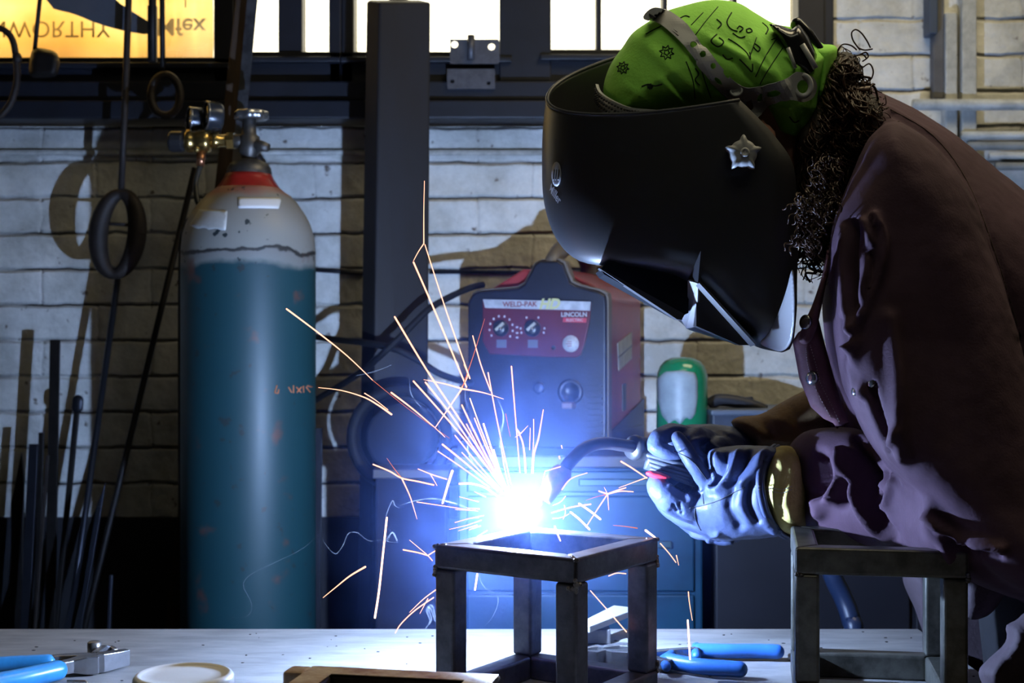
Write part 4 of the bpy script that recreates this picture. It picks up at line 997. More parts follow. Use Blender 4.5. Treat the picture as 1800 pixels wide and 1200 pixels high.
mb = MB(); mb.tube([Vector(v) for v in spline([tuple(P(*p)) for p in ((1246, 712, 2.60), (1262, 703, 2.60), (1290, 705, 2.60), (1320, 712, 2.60), (1345, 722, 2.60))], 6)], .012, 12)
mb.tube([P(1285, 712, 2.66), P(1324, 708, 2.66)], .013, 12); mb.build('pipe_offcuts', mat('black_pipe', (.02, .02, .025), .5, .3), **T('black bent pipe lying on the dark blue tool box', 'pipe'))
# hose hanging right, seen through the olive frame
cable([(1440, 900, 2.20), (1460, 1000, 2.20), (1482, 1050, 2.20), (1496, 1090, 2.19), (1502, 1140, 2.18), (1505, 1500, 2.18), (1500, 2040, 2.18)], .0155, 'thick blue hose hanging behind the bench, seen through the olive frame', 'air_hose', mat('dark_blue_hose', (.012, .022, .055), .4), 'hose')
# coil of cable and crate left of the cabinet, in the gloom
cr_ = thing('cable_reel', 'round black cable reel in the gloom right of the steel post', 'cable reel', P(705, 780, 2.52))
cR = P(702, 770, 2.50)
for i in range(2): MB().ring(cR + Vector((0, .022 * i, 0)), (0.1, 1, 0), .088 - .002 * (i % 2), .011, 36, 10).build('cable_turn', M_cable, cr_)
MB().lathe(cR + Vector((0, -.012, 0)), (0.1, 1, 0), [(.001, 0), (.055, 0), (.062, .006), (.062, .09), (.001, .09)], 28).build('reel_hub', mat('dark_reel_plastic', (.008, .010, .020), .85), cr_)
MB().bounds((cR.x - .03, cR.y + .07, 0), (cR.x + .03, cR.y + .12, cR.z + .02)).build('reel_stand', M_iron, cr_, bevel=.003)
ct = thing('steel_crate', 'dark steel crate with a lip standing between post and blue cabinet', 'crate', (wx(745, 2.44), 2.5, 0))
MB().bounds((wx(660, 2.40), 2.40, 0), (wx(786, 2.40), 2.50, CZ - (760 - 600) / F * 2.4 - .07)).build('crate_body', mat('dark_violet_grey_steel', (.010, .009, .015), .8, 0, .4, 6, spec=.2), ct, bevel=.004)
MB().bounds((wx(655, 2.39), 2.39, CZ - (790 - 600) / F * 2.4 - .05), (wx(790, 2.39), 2.51, CZ - (784 - 600) / F * 2.4 - .04)).build('crate_lip', mat('dull_lip_steel', (.05, .045, .05)), ct, bevel=.002)
# ================================================================== the welder
M_jacket = mat('brown_suede_leather', (.072, .037, .058), .85, 0, .35, 9, .12, 300, color2=(.050, .024, .038), spec=.3)
M_glove = mat('blue_grey_glove_leather', (.066, .086, .170), .48, 0, .35, 22, .18, 260, color2=(.042, .056, .115), spec=.28)
M_gauntlet = mat('yellow_suede_cuff', (.60, .51, .16), .9, 0, .35, 30, .3, 200, color2=(.42, .32, .09))
M_gauntlet2 = mat('tan_suede_cuff', (.15, .085, .03), .8, 0, .35, 20, .3, 160)
M_skin = mat('skin', (.55, .27, .19), .55, 0, .1, 20)
M_shell = mat('satin_black_helmet_shell', (.012, .012, .015), .42, 0, 0, bump=.0, spec=.9)
M_band = mat('grey_headgear_plastic', (.48, .485, .49), .42, 0, .1, 30)
M_hair = mat('dark_brown_curly_hair', (.045, .019, .010), .42, 0, .4, 40, spec=.3)
M_print = mat('black_bandana_print', (.012, .035, .010), .9)
M_seam = mat('pale_stitching', (.32, .24, .24), .8)

person = thing('person', 'person in brown leather jacket, green bandana and blue-grey gloves bent over the weld', 'person', (.62, 1.80, 0))
HM = 1.74
# ---------------- head, neck and bandana
mb = MB()
hc = P(1262, 190, HM)
Mh = Matrix.Rotation(math.radians(38), 3, 'Y')
mb.ball(hc, (.092, .066, .108), 28, Mh)
mb.ball(P(1275, 300, HM), (.066, .060, .095), 20, Matrix.Rotation(math.radians(40), 3, 'Y'))     # face mass down to the jaw
mb.ball(P(1215, 345, HM), (.018, .015, .026), 12, Mh)                                      # nose
mb.tube([P(1350, 270, HM + .01), P(1450, 320, HM + .03), P(1560, 400, HM + .05)], [.050, .055, .080], 20)  # neck
mb.ball(P(1345, 250, HM - .064), (.017, .010, .026), 12)                                    # near ear
mb.ball(P(1345, 250, HM + .064), (.017, .010, .026), 12)
# hidden trunk, arms and legs of the body inside the clothes
mb.tube([P(1540, 370, HM + .04), P(1660, 520, HM + .06), P(1800, 760, HM + .06), P(1860, 1010, HM + .09)], [.07, .10, .10, .09], 20)
for s_, dd in ((-1, 1.63), (1, 1.92)):
    if s_ < 0: mb.tube([P(1600, 420, 1.67), P(1720, 720, 1.63), P(1800, 930, 1.60), P(1600, 890, 1.66), P(1480, 860, 1.73), P(1350, 865, 1.79)], [.055, .048, .040, .034, .030, .026], 14)
    else: mb.tube([P(1600, 420, dd), P(1640, 640, dd), P(1560, 760, 1.88), P(1400, 775, 1.86)], [.055, .046, .038, .028], 14)
for dd in (1.76, 1.96):
    hp_ = P(1880, 1040, dd); mb.tube([hp_, Vector((hp_.x + .02, dd, .52)), Vector((hp_.x + .05, dd + .02, .09))], [.07, .055, .045], 14)
    mb.tube([Vector((hp_.x + .08, dd + .02, .05)), Vector((hp_.x - .14, dd + .02, .04))], [.045, .032], 12)
me = voxel(mb, .007, 3, name='body')
tb_ = MB(); bb2 = MB()
for dd in (1.76, 1.96):
    hp_ = P(1880, 1040, dd); tb_.tube([hp_ + Vector((0, .02, .10)), hp_, Vector((hp_.x + .02, dd, .52)), Vector((hp_.x + .05, dd + .02, .12))], [.12, .115, .085, .075], 20)
    bb2.tube([Vector((hp_.x + .06, dd + .02, .20)), Vector((hp_.x + .07, dd + .02, .06))], [.065, .062], 16); bb2.cap_tube([Vector((hp_.x + .09, dd + .02, .055)), Vector((hp_.x - .13, dd + .02, .048))], [.054, .046], 16)
tb_.build('trousers', mat('dark_work_trousers', (.007, .007, .010), .9, 0, .3, 40), person)
bb2.build('boots', mat('black_boot_leather', (.015, .013, .012), .5), person); me.materials.append(M_skin)
body = link('body', me, None, person)

band_ol = [(1062, 172), (1062, 145), (1074, 112), (1095, 82), (1112, 58), (1140, 38), (1170, 20), (1205, 9), (1240, 1), (1268, 0), (1300, 6), (1330, 24), (1362, 42), (1392, 48), (1425, 62), (1452, 80), (1470, 82), (1471, 100), (1462, 130), (1448, 165), (1440, 196), (1424, 226), (1412, 247), (1392, 243), (1370, 236), (1352, 218), (1332, 205), (1300, 210), (1240, 218), (1150, 226), (1075, 222)]
bf = [([(1120, 60), (1180, 120), (1260, 190)], 10, .0025), ([(1210, 90), (1255, 150), (1330, 190)], 6, -.0035), ([(1160, 140), (1195, 175), (1215, 195)], 6, .003), ([(1178, 140), (1212, 180)], 5, -.003), ([(1230, 80), (1290, 110), (1350, 165)], 7, -.004), ([(1250, 70), (1330, 110), (1380, 160)], 7, .004),
      ([(1340, 175), (1370, 205), (1405, 240)], 5, -.005), ([(1352, 165), (1390, 200), (1415, 225)], 6, .004), ([(1365, 190), (1425, 190)], 6, .004), ([(1330, 60), (1355, 110), (1378, 150)], 7, .004), ([(1300, 60), (1330, 120)], 7, -.003),
      ([(1450, 90), (1445, 140), (1432, 180)], 6, -.006), ([(1458, 95), (1455, 135)], 5, .003), ([(1100, 150), (1150, 190)], 8, .002), ([(1190, 40), (1240, 60), (1300, 100)], 8, .002)]
mb = MB(); inflate(mb, band_ol, HM, .092, 120, 5, folds=bf, power=2.1)
M_green = mat('lime_green_cotton', (.36, .86, .11), .85, 0, .12, 8, .2, 220)
bandana = mb.build('bandana', M_green, person)
bv = bvh_of(bandana)
pr = MB()
def star(cx, cy, r, k=8, a0=.2):
    return [(cx + (r if i % 2 == 0 else r * .6) * math.cos(a0 + i * math.pi / k) , cy + (r if i % 2 == 0 else r * .6) * math.sin(a0 + i * math.pi / k)) for i in range(2 * k)]
for cx, cy, r in ((1095, 119, 11), (1172, 92, 13), (1143, 152, 5)):
    s_ = star(cx, cy, r); stroke(pr, s_ + [s_[0]], bv, HM, 1.1, k=2); stroke(pr, star(cx, cy, r * .45, 5) + [star(cx, cy, r * .45, 5)[0]], bv, HM, 1.0, k=2)
for ln in ([(1262, 12), (1240, 38), (1222, 62)], [(1236, 22), (1215, 44)], [(1365, 68), (1345, 100), (1328, 135)], [(1376, 84), (1352, 120), (1336, 148)], [(1376, 62), (1356, 70)], [(1206, 108), (1218, 140), (1222, 175)], [(1230, 112), (1240, 145), (1250, 172)], [(1330, 66), (1318, 100)]):
    stroke(pr, ln, bv, HM, .9)
for ln in ([(1286, 22), (1278, 38), (1284, 50), (1296, 55)], [(1296, 50), (1300, 46), (1306, 50), (1300, 56)], [(1312, 52), (1318, 50), (1322, 55), (1314, 57), (1312, 52)], [(1280, 68), (1296, 78), (1312, 92), (1319, 104), (1318, 92)], [(1300, 104), (1312, 116), (1322, 126), (1323, 112)],
           [(1135, 60), (1150, 52), (1162, 46)], [(1128, 152), (1140, 148), (1152, 151), (1164, 148)], [(1326, 76), (1336, 84), (1332, 90), (1324, 82)], [(1192, 34), (1204, 28), (1212, 30)], [(1260, 60), (1250, 72), (1262, 82), (1272, 74), (1264, 66)], [(1222, 120), (1228, 130), (1222, 140), (1230, 150)], [(1288, 58), (1300, 66), (1310, 64)],
           [(1170, 35), (1180, 42), (1176, 50)], [(1260, 34), (1268, 42), (1262, 50)], [(1340, 40), (1350, 50), (1346, 60)], [(1270, 96), (1278, 104), (1288, 102)], [(1388, 205), (1396, 215), (1404, 212)]):
    stroke(pr, ln, bv, HM, 1.25)
pr.build('paisley_marking', M_print, bandana, label='black paisley and star print')
# knot tail at the back
kt = MB(); inflate(kt, [(1420, 84), (1448, 78), (1470, 82), (1470, 104), (1460, 140), (1450, 168), (1436, 170), (1436, 130), (1430, 104)], HM - .02, .03, 18, 5)
kt.build('bandana_knot', M_green, person)

# ---------------- hair
rnd = random.Random(11)
mb = MB(); inflate(mb, [(1395, 240), (1420, 205), (1440, 170), (1455, 120), (1478, 92), (1500, 96), (1515, 120), (1510, 150), (1540, 170), (1556, 200), (1548, 250), (1520, 300), (1500, 350), (1478, 400), (1462, 450), (1440, 460), (1415, 450), (1402, 400), (1392, 330)], HM + .0, .085, 45, 8, folds=[([(1430 + 15 * i, 140 + 30 * (i % 3)), (1440 + 8 * i, 260), (1420 + 9 * i, 400)], 6, .008 * (-1) ** i) for i in range(6)])
hb = mb.build('hair', mat('dark_hair_mass', (.012, .007, .006), .7, 0, .3, 60), person)
bv = bvh_of(hb); hairs = MB()
def curl(x, y, ln, ang, amp, wl, r, lift=.004, d0=None):
    pts = []; n = max(10, int(ln / 2.2)); ph = rnd.uniform(0, 6.28)
    for i in range(n):
        t = ln * i / n; ang += (noise.noise(Vector((x, y, t * .05))) * .10); px = x + t * math.cos(ang) + amp * math.cos(ph + t / wl) * math.sin(ang); py = y + t * math.sin(ang) - amp * math.cos(ph + t / wl) * math.cos(ang)
        if d0 is None:
            h, nn = hit(bv, px, py, HM - .02); d = h.y - lift
        else: d = d0
        pts.append(P(px, py, d + .006 * math.sin(ph + t / wl)))
    hairs.tube(pts, r, 5)
for i in range(520):
    y = rnd.uniform(95, 440); t = (y - 95) / 345
    xl = np.interp(y, [95, 130, 180, 250, 330, 400, 450], [1462, 1458, 1440, 1412, 1404, 1402, 1418]); xr = np.interp(y, [95, 130, 180, 250, 330, 400, 450], [1500, 1512, 1548, 1545, 1505, 1480, 1455])
    curl(rnd.uniform(xl, xr), y, rnd.uniform(25, 80), rnd.uniform(.9, 2.2), rnd.uniform(2, 11), rnd.uniform(4, 13), rnd.choice((.0004, .0006, .0009, .0016)), rnd.uniform(.001, .014))
for i in range(70):   # loose ringlets at the outline
    y = rnd.uniform(90, 250); x = np.interp(y, [90, 130, 180, 250], [1482, 1512, 1545, 1550])
    curl(x - 8, y, rnd.uniform(15, 30), rnd.uniform(-.6, 1.4), rnd.uniform(4, 8), rnd.uniform(3, 5), .0007, 0, HM + rnd.uniform(-.05, .05))
hairs.build('hair_curls', M_hair, hb, kind='stuff')
lo_ = MB()
for ln in ([(1512, 88), (1500, 72), (1497, 58), (1504, 52), (1514, 58), (1524, 72), (1530, 84)], [(1508, 84), (1520, 88), (1534, 86)], [(1515, 120), (1528, 112), (1535, 125), (1530, 140), (1512, 148)], [(1480, 92), (1474, 100), (1473, 88), (1482, 78), (1496, 80), (1506, 88)], [(1500, 100), (1516, 96), (1524, 104)], [(1512, 96), (1522, 92), (1526, 100), (1516, 108)]):
    lo_.tube([P(x, y, HM - .02) for x, y in spline(ln, 6)], .0010, 6)
lo_.build('loose_curl', M_hair, hb, kind='stuff', label='loose brown ringlets')
# hair tuft lit blue behind the helmet
tf = MB(); sv = hairs; hairs = tf
for i in range(90):
    curl(rnd.uniform(1400, 1440), rnd.uniform(325, 430), rnd.uniform(14, 45), rnd.uniform(.8, 2.2), rnd.uniform(2, 6), rnd.uniform(2.5, 4), rnd.uniform(.0005, .0010), 0, 1.555 + rnd.uniform(-.012, .012))
for i in range(60):
    curl(rnd.uniform(1425, 1480), rnd.uniform(270, 370), rnd.uniform(14, 40), rnd.uniform(1.2, 2.2), rnd.uniform(2, 6), rnd.uniform(2.5, 4), rnd.uniform(.0005, .0010), 0, 1.535 + rnd.uniform(-.01, .01))
tf.build('hair_tuft', M_hair, hb, kind='stuff'); hairs = sv

# ---------------- jacket: trunk, near arm and both sleeves fused into one garment
JF = [  # ridges (+) and hollows (-) in the leather
    ([(1468, 470), (1476, 560), (1492, 660), (1520, 760)], 9, 0.0156), ([(1478, 400), (1484, 470), (1492, 545), (1508, 600)], 8, 0.0117), ([(1500, 395), (1496, 470), (1510, 560), (1503, 600)], 9, -0.0182), ([(1520, 392), (1530, 440), (1515, 520), (1505, 580)], 8, 0.0156),
    ([(1538, 380), (1552, 420), (1545, 470), (1520, 540), (1502, 610)], 8, 0.0156), ([(1528, 440), (1535, 480), (1518, 540)], 7, -0.0130), ([(1500, 610), (1495, 660), (1512, 690)], 10, 0.0156), ([(1560, 560), (1575, 650), (1580, 740), (1590, 800)], 14, 0.0130),
    ([(1480, 560), (1498, 660), (1530, 760), (1560, 840)], 8, -0.0156), ([(1532, 680), (1545, 730), (1565, 790)], 6, -0.0130), ([(1512, 700), (1530, 760), (1552, 815)], 9, 0.0104),
    # forearm sleeve
    ([(1395, 800), (1415, 830), (1430, 870), (1440, 900)], 11, 0.0145), ([(1440, 800), (1448, 840), (1445, 872)], 10, -0.0203), ([(1495, 800), (1480, 840), (1462, 870), (1440, 880)], 8, 0.0174), ([(1490, 850), (1480, 880)], 11, -0.0203), ([(1496, 800), (1500, 850), (1520, 900), (1560, 945)], 9, 0.0174),
    ([(1530, 830), (1540, 880), (1570, 930), (1610, 960)], 10, -0.0232), ([(1540, 850), (1536, 872), (1545, 890), (1560, 880), (1568, 845)], 6, 0.0145), ([(1555, 895), (1580, 935), (1605, 975)], 8, 0.0174), ([(1590, 880), (1590, 895), (1605, 900), (1600, 880)], 6, 0.0116), ([(1590, 850), (1600, 880), (1650, 925), (1760, 965)], 9, 0.0203),
    ([(1615, 915), (1660, 945), (1750, 975)], 10, -0.0203), ([(1640, 930), (1665, 960), (1680, 990)], 12, 0.0145), ([(1575, 760), (1560, 800), (1580, 850)], 9, 0.0116), ([(1510, 770), (1525, 810), (1532, 840)], 10, -0.0174), ([(1390, 850), (1405, 845), (1400, 870)], 6, -0.0145),
    # back of shoulder seam
    ([(1560, 190), (1640, 240), (1700, 320), (1745, 440), (1790, 590)], 5, .004), ([(1568, 200), (1646, 250), (1706, 330), (1751, 450), (1796, 600)], 5, -.005),
]
mb = MB()
inflate(mb, [(1492, 190), (1520, 152), (1560, 168), (1600, 187), (1640, 210), (1680, 236), (1712, 262), (1745, 290), (1790, 326), (1850, 380), (1930, 480), (1985, 640), (2000, 860), (2000, 1120), (1900, 1180), (1790, 1130), (1700, 1010), (1600, 900), (1520, 780), (1470, 690), (1450, 600), (1445, 500), (1458, 400), (1476, 300)], 1.84, .20, 170, 9, power=2.2)
inflate(mb, [(1500, 300), (1530, 240), (1570, 212), (1620, 235), (1670, 285), (1710, 350), (1745, 450), (1785, 570), (1820, 700), (1860, 850), (1880, 980), (1840, 1050), (1740, 1010), (1640, 900), (1560, 820), (1510, 745), (1478, 660), (1462, 560), (1456, 470), (1464, 390)], lambda x, y: float(np.interp(y, [300, 600, 900, 1000], [1.625, 1.60, 1.555, 1.53])), .085, 90, 8, power=2.1)
inflate(mb, [(1380, 800), (1392, 775), (1415, 758), (1450, 752), (1500, 752), (1560, 770), (1640, 800), (1740, 850), (1850, 930), (1880, 1010), (1840, 1062), (1780, 1050), (1710, 1024), (1650, 998), (1600, 978), (1540, 966), (1480, 954), (1430, 940), (1402, 925), (1386, 892), (1396, 872), (1386, 850)], lambda x, y: float(np.interp(x, [1380, 1450, 1550, 1580, 1630, 1700, 1900], [1.80, 1.745, 1.675, 1.645, 1.575, 1.560, 1.58])), .066, 70, 7, power=2.0)
# far arm in the jacket
mb.tube([P(1560, 480, 1.93), P(1560, 640, 1.93), P(1500, 745, 1.87), P(1455, 752, 1.84)], [.09, .085, .070, .060], 18)
me = voxel(mb, .0042, 5, JF, name='jacket', nz=.0016, nscale=22, nz2=.0006); me.materials.append(M_jacket)
jacket = link('jacket', me, None, person)
bvj = bvh_of(jacket)
# front flap with snaps, hanging open in front of the chest
mb = MB(); inflate(mb, [(1393, 600), (1402, 585), (1420, 572), (1438, 555), (1446, 590), (1462, 650), (1478, 705), (1494, 745), (1486, 744), (1482, 751), (1477, 746), (1471, 756), (1466, 744), (1448, 736), (1425, 715), (1405, 665)], 1.645, .020, 22, 6, folds=[([(1418, 600), (1428, 650), (1445, 705), (1468, 745)], 6, .003)], spl=False)
flap = mb.build('jacket_flap', mat('maroon_suede_facing', (.17, .075, .095), .75, 0, .3, 30, .2, 200), person)
mb = MB(); inflate(mb, [(1456, 430), (1460, 460), (1452, 500), (1444, 540), (1436, 575), (1426, 598), (1414, 605), (1404, 597), (1412, 570), (1428, 535), (1446, 480)], 1.62, .008, 10, 5); mb.build('collar_tab', MATS['maroon_suede_facing'], person)
bvf = bvh_of(flap); mb = MB()
for ln in ([(1417, 612), (1420, 640), (1428, 668), (1445, 705), (1462, 735)], [(1424, 606), (1434, 640), (1442, 672), (1458, 705), (1476, 742)]):
    pts = spline(ln, 14)
    for a, b_ in zip(pts[::2], pts[1::2]): stroke(mb, [a, b_], bvf, 1.68, .9, off=.0006)
mb.build('stitching', M_seam, flap)
M_snap = mat('steel_press_stud', (.35, .36, .38), .18, .95)
for (x, y, d, ang) in ((1427, 664, 1.622, 25), (1416, 566, 1.607, 10)):
    ax = Vector((-.80, -.58, .1)).normalized(); MB().lathe(P(x, y, d), ax, [(.0085, -.002), (.0088, .001), (.007, .0028), (.003, .0034), (.001, .0034)], 24).build('press_stud', M_snap, person)
for (x, y) in ((1529, 672), (1502, 686)):
    h, nn = hit(bvj, x, y, 1.6); MB().lathe(h + Vector((.002, .001, 0)), Vector((-.8, -.5, .3)).normalized(), [(.0062, -.002), (.0065, .001), (.005, .0024), (.001, .003)], 20).build('press_stud', M_snap, person)
# seam along the back
mb = MB(); stroke(mb, [(1565, 192), (1640, 238), (1700, 318), (1748, 440), (1794, 590)], bvj, 1.7, .9); mb.build('back_seam', mat('dark_seam', (.05, .028, .022), .9), jacket)
mb = MB(); mb.cap_tube([P(1513, 157, 1.70), P(1527, 155, 1.70)], .0028, 8); mb.build('collar_label', mat('cream_tag', (.55, .42, .36), .7), jacket)
# apron skirts and trousers below
M_apron = mat('purple_brown_leather_apron', (.070, .046, .056), .8, 0, .3, 12, .2, 160)
mb = MB(); inflate(mb, [(1590, 1000), (1610, 1075), (1630, 1130), (1650, 1165), (1700, 1210), (1740, 1330), (2050, 1330), (2050, 960), (1850, 960), (1700, 980)], 1.93, .07, 60, 9, folds=[([(1620, 1020), (1640, 1100), (1680, 1190)], 12, .01)])
inflate(mb, [(1693, 1020), (1690, 1060), (1700, 1085), (1720, 1088), (1745, 1075), (1770, 1040), (1800, 1000), (1700, 990)], 1.66, .03, 25, 7)
inflate(mb, [(1720, 1182), (1735, 1160), (1762, 1135), (1770, 1118), (1768, 1100), (1785, 1090), (1830, 1070), (1990, 1100), (1990, 1330), (1760, 1330), (1735, 1225)], 1.58, .06, 40, 8, folds=[([(1790, 1105), (1785, 1140), (1760, 1165), (1745, 1200)], 5, .006)])
mb.build('apron', M_apron, person)

# ---------------- gloves
def chain(mb, pts, rads, k=4, flat=1.0):
    p3 = spline([tuple(P(p[0], p[1], p[2] + .104)) for p in pts], k); rr = np.interp(np.linspace(0, len(pts) - 1, len(p3)), range(len(pts)), rads)
    mb.cap_tube([Vector(v) for v in p3], list(rr / F * 1.7), 16, flat)
# near (left) hand
mb = MB()
inflate(mb, [(1212, 862), (1232, 848), (1246, 835), (1244, 808), (1250, 790), (1285, 783), (1330, 782), (1362, 786), (1372, 800), (1360, 830), (1352, 870), (1362, 910), (1378, 938), (1340, 946), (1290, 950), (1245, 945), (1210, 925), (1182, 895)], lambda x, y: 1.805 - .00035 * (x - 1180), .050, 55, 5, power=2.0)
chain(mb, [(1262, 866, 1.672), (1240, 845, 1.652), (1222, 818, 1.645), (1205, 790, 1.650), (1192, 770, 1.655)], [23, 18, 15.5, 15, 13])       # thumb pressed on the grip
chain(mb, [(1262, 905, 1.675), (1215, 896, 1.660), (1180, 880, 1.655), (1158, 858, 1.662), (1160, 842, 1.685), (1185, 838, 1.705)], [30, 26, 24, 21, 18, 15])  # forefinger
chain(mb, [(1265, 922, 1.700), (1222, 912, 1.690), (1186, 895, 1.695), (1166, 872, 1.705), (1170, 850, 1.722), (1195, 845, 1.735)], [29, 25, 22, 20, 18, 15])  # middle
chain(mb, [(1275, 930, 1.722), (1235, 925, 1.722), (1202, 908, 1.728), (1182, 884, 1.738), (1186, 862, 1.752), (1205, 856, 1.765)], [27, 24, 21, 19, 17, 14])  # ring
chain(mb, [(1290, 932, 1.745), (1250, 930, 1.752), (1222, 914, 1.758), (1204, 892, 1.765), (1206, 872, 1.778), (1222, 868, 1.788)], [24, 21, 18, 17, 15, 13])  # little
GF = [([(1262, 800), (1255, 830), (1250, 862)], 6, 0.0096), ([(1275, 800), (1270, 830), (1262, 850)], 5, -0.0080), ([(1300, 792), (1285, 830), (1262, 862)], 6, 0.0080), ([(1318, 792), (1300, 830), (1280, 850)], 5, -0.0080), ([(1345, 792), (1325, 825), (1300, 850)], 7, 0.0064),
      ([(1338, 830), (1330, 870), (1345, 912), (1362, 932)], 7, 0.0064), ([(1322, 850), (1316, 885), (1330, 915)], 7, -0.0096), ([(1290, 850), (1282, 890), (1300, 925)], 9, -0.0064), ([(1184, 888), (1190, 900)], 3, -0.0048), ([(1194, 886), (1198, 902)], 3, -0.0048), ([(1178, 852), (1200, 862), (1212, 878)], 4, 0.0048), ([(1215, 940), (1240, 943), (1262, 938)], 4, 0.0048),
      ([(1246, 946), (1266, 950), (1285, 950)], 4, 0.0064), ([(1346, 800), (1338, 840), (1346, 890), (1372, 936)], 3, -0.0064), ([(1180, 898), (1200, 915), (1220, 922)], 4, -0.0032), ([(1232, 862), (1212, 862)], 4, 0.0064)]
me = voxel(mb, .0022, 3, GF, name='glove', nz=.0011, nscale=48, nz2=.0004); me.materials.append(M_glove)
glove = link('glove', me, None, person, label='blue grey left glove with yellow cuff')
bvg = bvh_of(glove); sm = MB()
def seam(ln, w_=.9, off=.0002): stroke(sm, ln, bvg, 1.66, w_, off)
seam([(1212, 893), (1235, 888), (1262, 880), (1285, 868), (1310, 856)]); seam([(1222, 893), (1222, 910), (1232, 932)]); seam([(1235, 868), (1237, 886)]); seam([(1184, 792), (1205, 802), (1222, 815), (1232, 828), (1243, 842)], 1.1); seam([(1180, 853), (1192, 857), (1204, 866)])
sm.build('glove_seam', mat('dark_glove_seam', (.015, .016, .022), .8), glove)
pp_ = MB(); pv = [P(x, y, d) for x, y, d in spline([(1362, 784, 1.765), (1346, 800, 1.725), (1334, 835, 1.700), (1336, 870, 1.698), (1346, 905, 1.708), (1366, 934, 1.735), (1382, 944, 1.765)], 6)]
pp_.tube(pv, .0036, 10); pv2 = [v + Vector((.0045, -.001, 0)) for v in pv]; pp_.tube(pv2, .0028, 10)
pp_.build('cuff_piping', M_glove, glove)
mb = MB(); inflate(mb, [(1352, 790), (1378, 783), (1400, 790), (1420, 820), (1425, 880), (1418, 930), (1395, 939), (1368, 934), (1348, 905), (1336, 868), (1340, 822)], 1.765, .072, 46, 5, folds=[([(1385, 800), (1378, 840), (1372, 880), (1380, 920)], 6, -.004), ([(1362, 800), (1352, 850), (1362, 900), (1380, 930)], 8, .003), ([(1395, 810), (1392, 850), (1375, 890)], 6, .003)])
cuff = mb.build('glove_cuff', M_gauntlet, person, label='yellow suede glove cuff'); bvc = bvh_of(cuff)
sm = MB()
for y in (856, 862): stroke(sm, [(1334, y - 2), (1360, y + 2), (1376, y + 4), (1392, y - 2)], bvc, 1.64, .8, .0004)
sm.build('cuff_stitching', mat('cream_stitching', (.50, .44, .30), .8), cuff)
# far (right) hand round the torch handle
mb = MB()
inflate(mb, [(1150, 790), (1156, 768), (1180, 752), (1215, 745), (1255, 745), (1300, 752), (1330, 775), (1345, 800), (1330, 825), (1270, 830), (1220, 828), (1180, 815)], 1.875, .042, 45, 5)
chain(mb, [(1215, 768, 1.745), (1185, 760, 1.708), (1160, 768, 1.680), (1152, 784, 1.672), (1172, 794, 1.668), (1192, 796, 1.672)], [19, 18, 17, 16, 15, 13])    # forefinger over the handle
chain(mb, [(1250, 775, 1.750), (1228, 765, 1.712), (1215, 780, 1.690), (1222, 800, 1.684), (1240, 812, 1.690)], [19, 18, 16, 15, 13])
chain(mb, [(1285, 790, 1.752), (1262, 782, 1.722), (1252, 800, 1.705), (1258, 822, 1.705)], [18, 17, 15, 13])
chain(mb, [(1305, 805, 1.758), (1285, 800, 1.735), (1276, 818, 1.722), (1280, 836, 1.722)], [17, 15, 14, 12])
chain(mb, [(1240, 815, 1.790), (1205, 822, 1.780), (1175, 818, 1.765), (1155, 810, 1.752)], [20, 18, 16, 14])    # thumb behind
me = voxel(mb, .0025, 4, [([(1170, 758), (1185, 752), (1200, 752)], 4, .003), ([(1212, 778), (1240, 770), (1262, 790), (1300, 796)], 4, .004), ([(1205, 772), (1225, 790), (1240, 800)], 4, -.004), ([(1262, 756), (1300, 768), (1330, 790)], 6, .003), ([(1240, 750), (1270, 760)], 5, -.003)], name='glove', nz=.0010, nscale=60, nz2=.0004); me.materials.append(M_glove)
glove2 = link('glove', me, None, person, label='blue grey right glove closed on the torch handle')
mb = MB(); inflate(mb, [(1285, 742), (1300, 732), (1325, 730), (1345, 724), (1372, 708), (1402, 692), (1425, 684), (1460, 690), (1490, 740), (1490, 800), (1440, 812), (1385, 806), (1345, 800), (1318, 785), (1300, 760)], 1.89, .058, 45, 6, folds=[([(1300, 735), (1325, 752), (1350, 790)], 5, .005), ([(1345, 728), (1365, 738), (1385, 742)], 6, .005), ([(1335, 740), (1360, 765)], 6, -.006), ([(1390, 715), (1395, 735), (1375, 745)], 7, -.004)])
c2 = mb.build('glove_cuff', M_gauntlet2, person, label='olive brown suede cuff of the far glove')

# ================================================================== welding helmet
hel = thing('welding_helmet', 'black welding helmet with logo and grey adjusting knob over the face', 'welding helmet', P(1230, 600, HM))
hl_st = [ # near edge px, front px, far edge px, exponent, near depth
    ((1300, 176), (963, 168), (1300, 52), 2.2, 1.632),
    ((1330, 205), (957, 225), (1322, 100), 2.3, 1.630),
    ((1362, 240), (956, 290), (1350, 150), 2.4, 1.628),
    ((1392, 285), (960, 350), (1375, 205), 2.5, 1.626),
    ((1400, 340), (980, 408), (1388, 270), 2.6, 1.626),
    ((1402, 400), (1018, 446), (1392, 345), 2.8, 1.628),
    ((1402, 445), (1082, 456), (1392, 400), 3.0, 1.630),
    ((1400, 480), (1150, 470), (1390, 450), 3.2, 1.632),
    ((1399, 515), (1205, 500), (1390, 492), 3.2, 1.634),
    ((1398, 545), (1245, 540), (1390, 525), 3.0, 1.636),
    ((1396, 572), (1300, 582), (1388, 560), 2.8, 1.640),
    ((1393, 596), (1330, 606), (1388, 585), 2.4, 1.646),
    ((1386, 612), (1372, 616), (1384, 605), 2.2, 1.660)]
def hpt(st, th):
    N_, M_, Fp, ex, nd = st; N3 = P(N_[0], N_[1], nd); M3 = P(M_[0], M_[1], HM); F3 = P(Fp[0], Fp[1], 2 * HM - nd)
    C = (N3 + F3) / 2; a = (N3 - F3) / 2; c_, s_ = math.cos(th), math.sin(th)
    return C + (M3 - C) * (abs(c_) ** (2 / ex)) + a * (math.copysign(abs(s_) ** (2 / ex), s_))
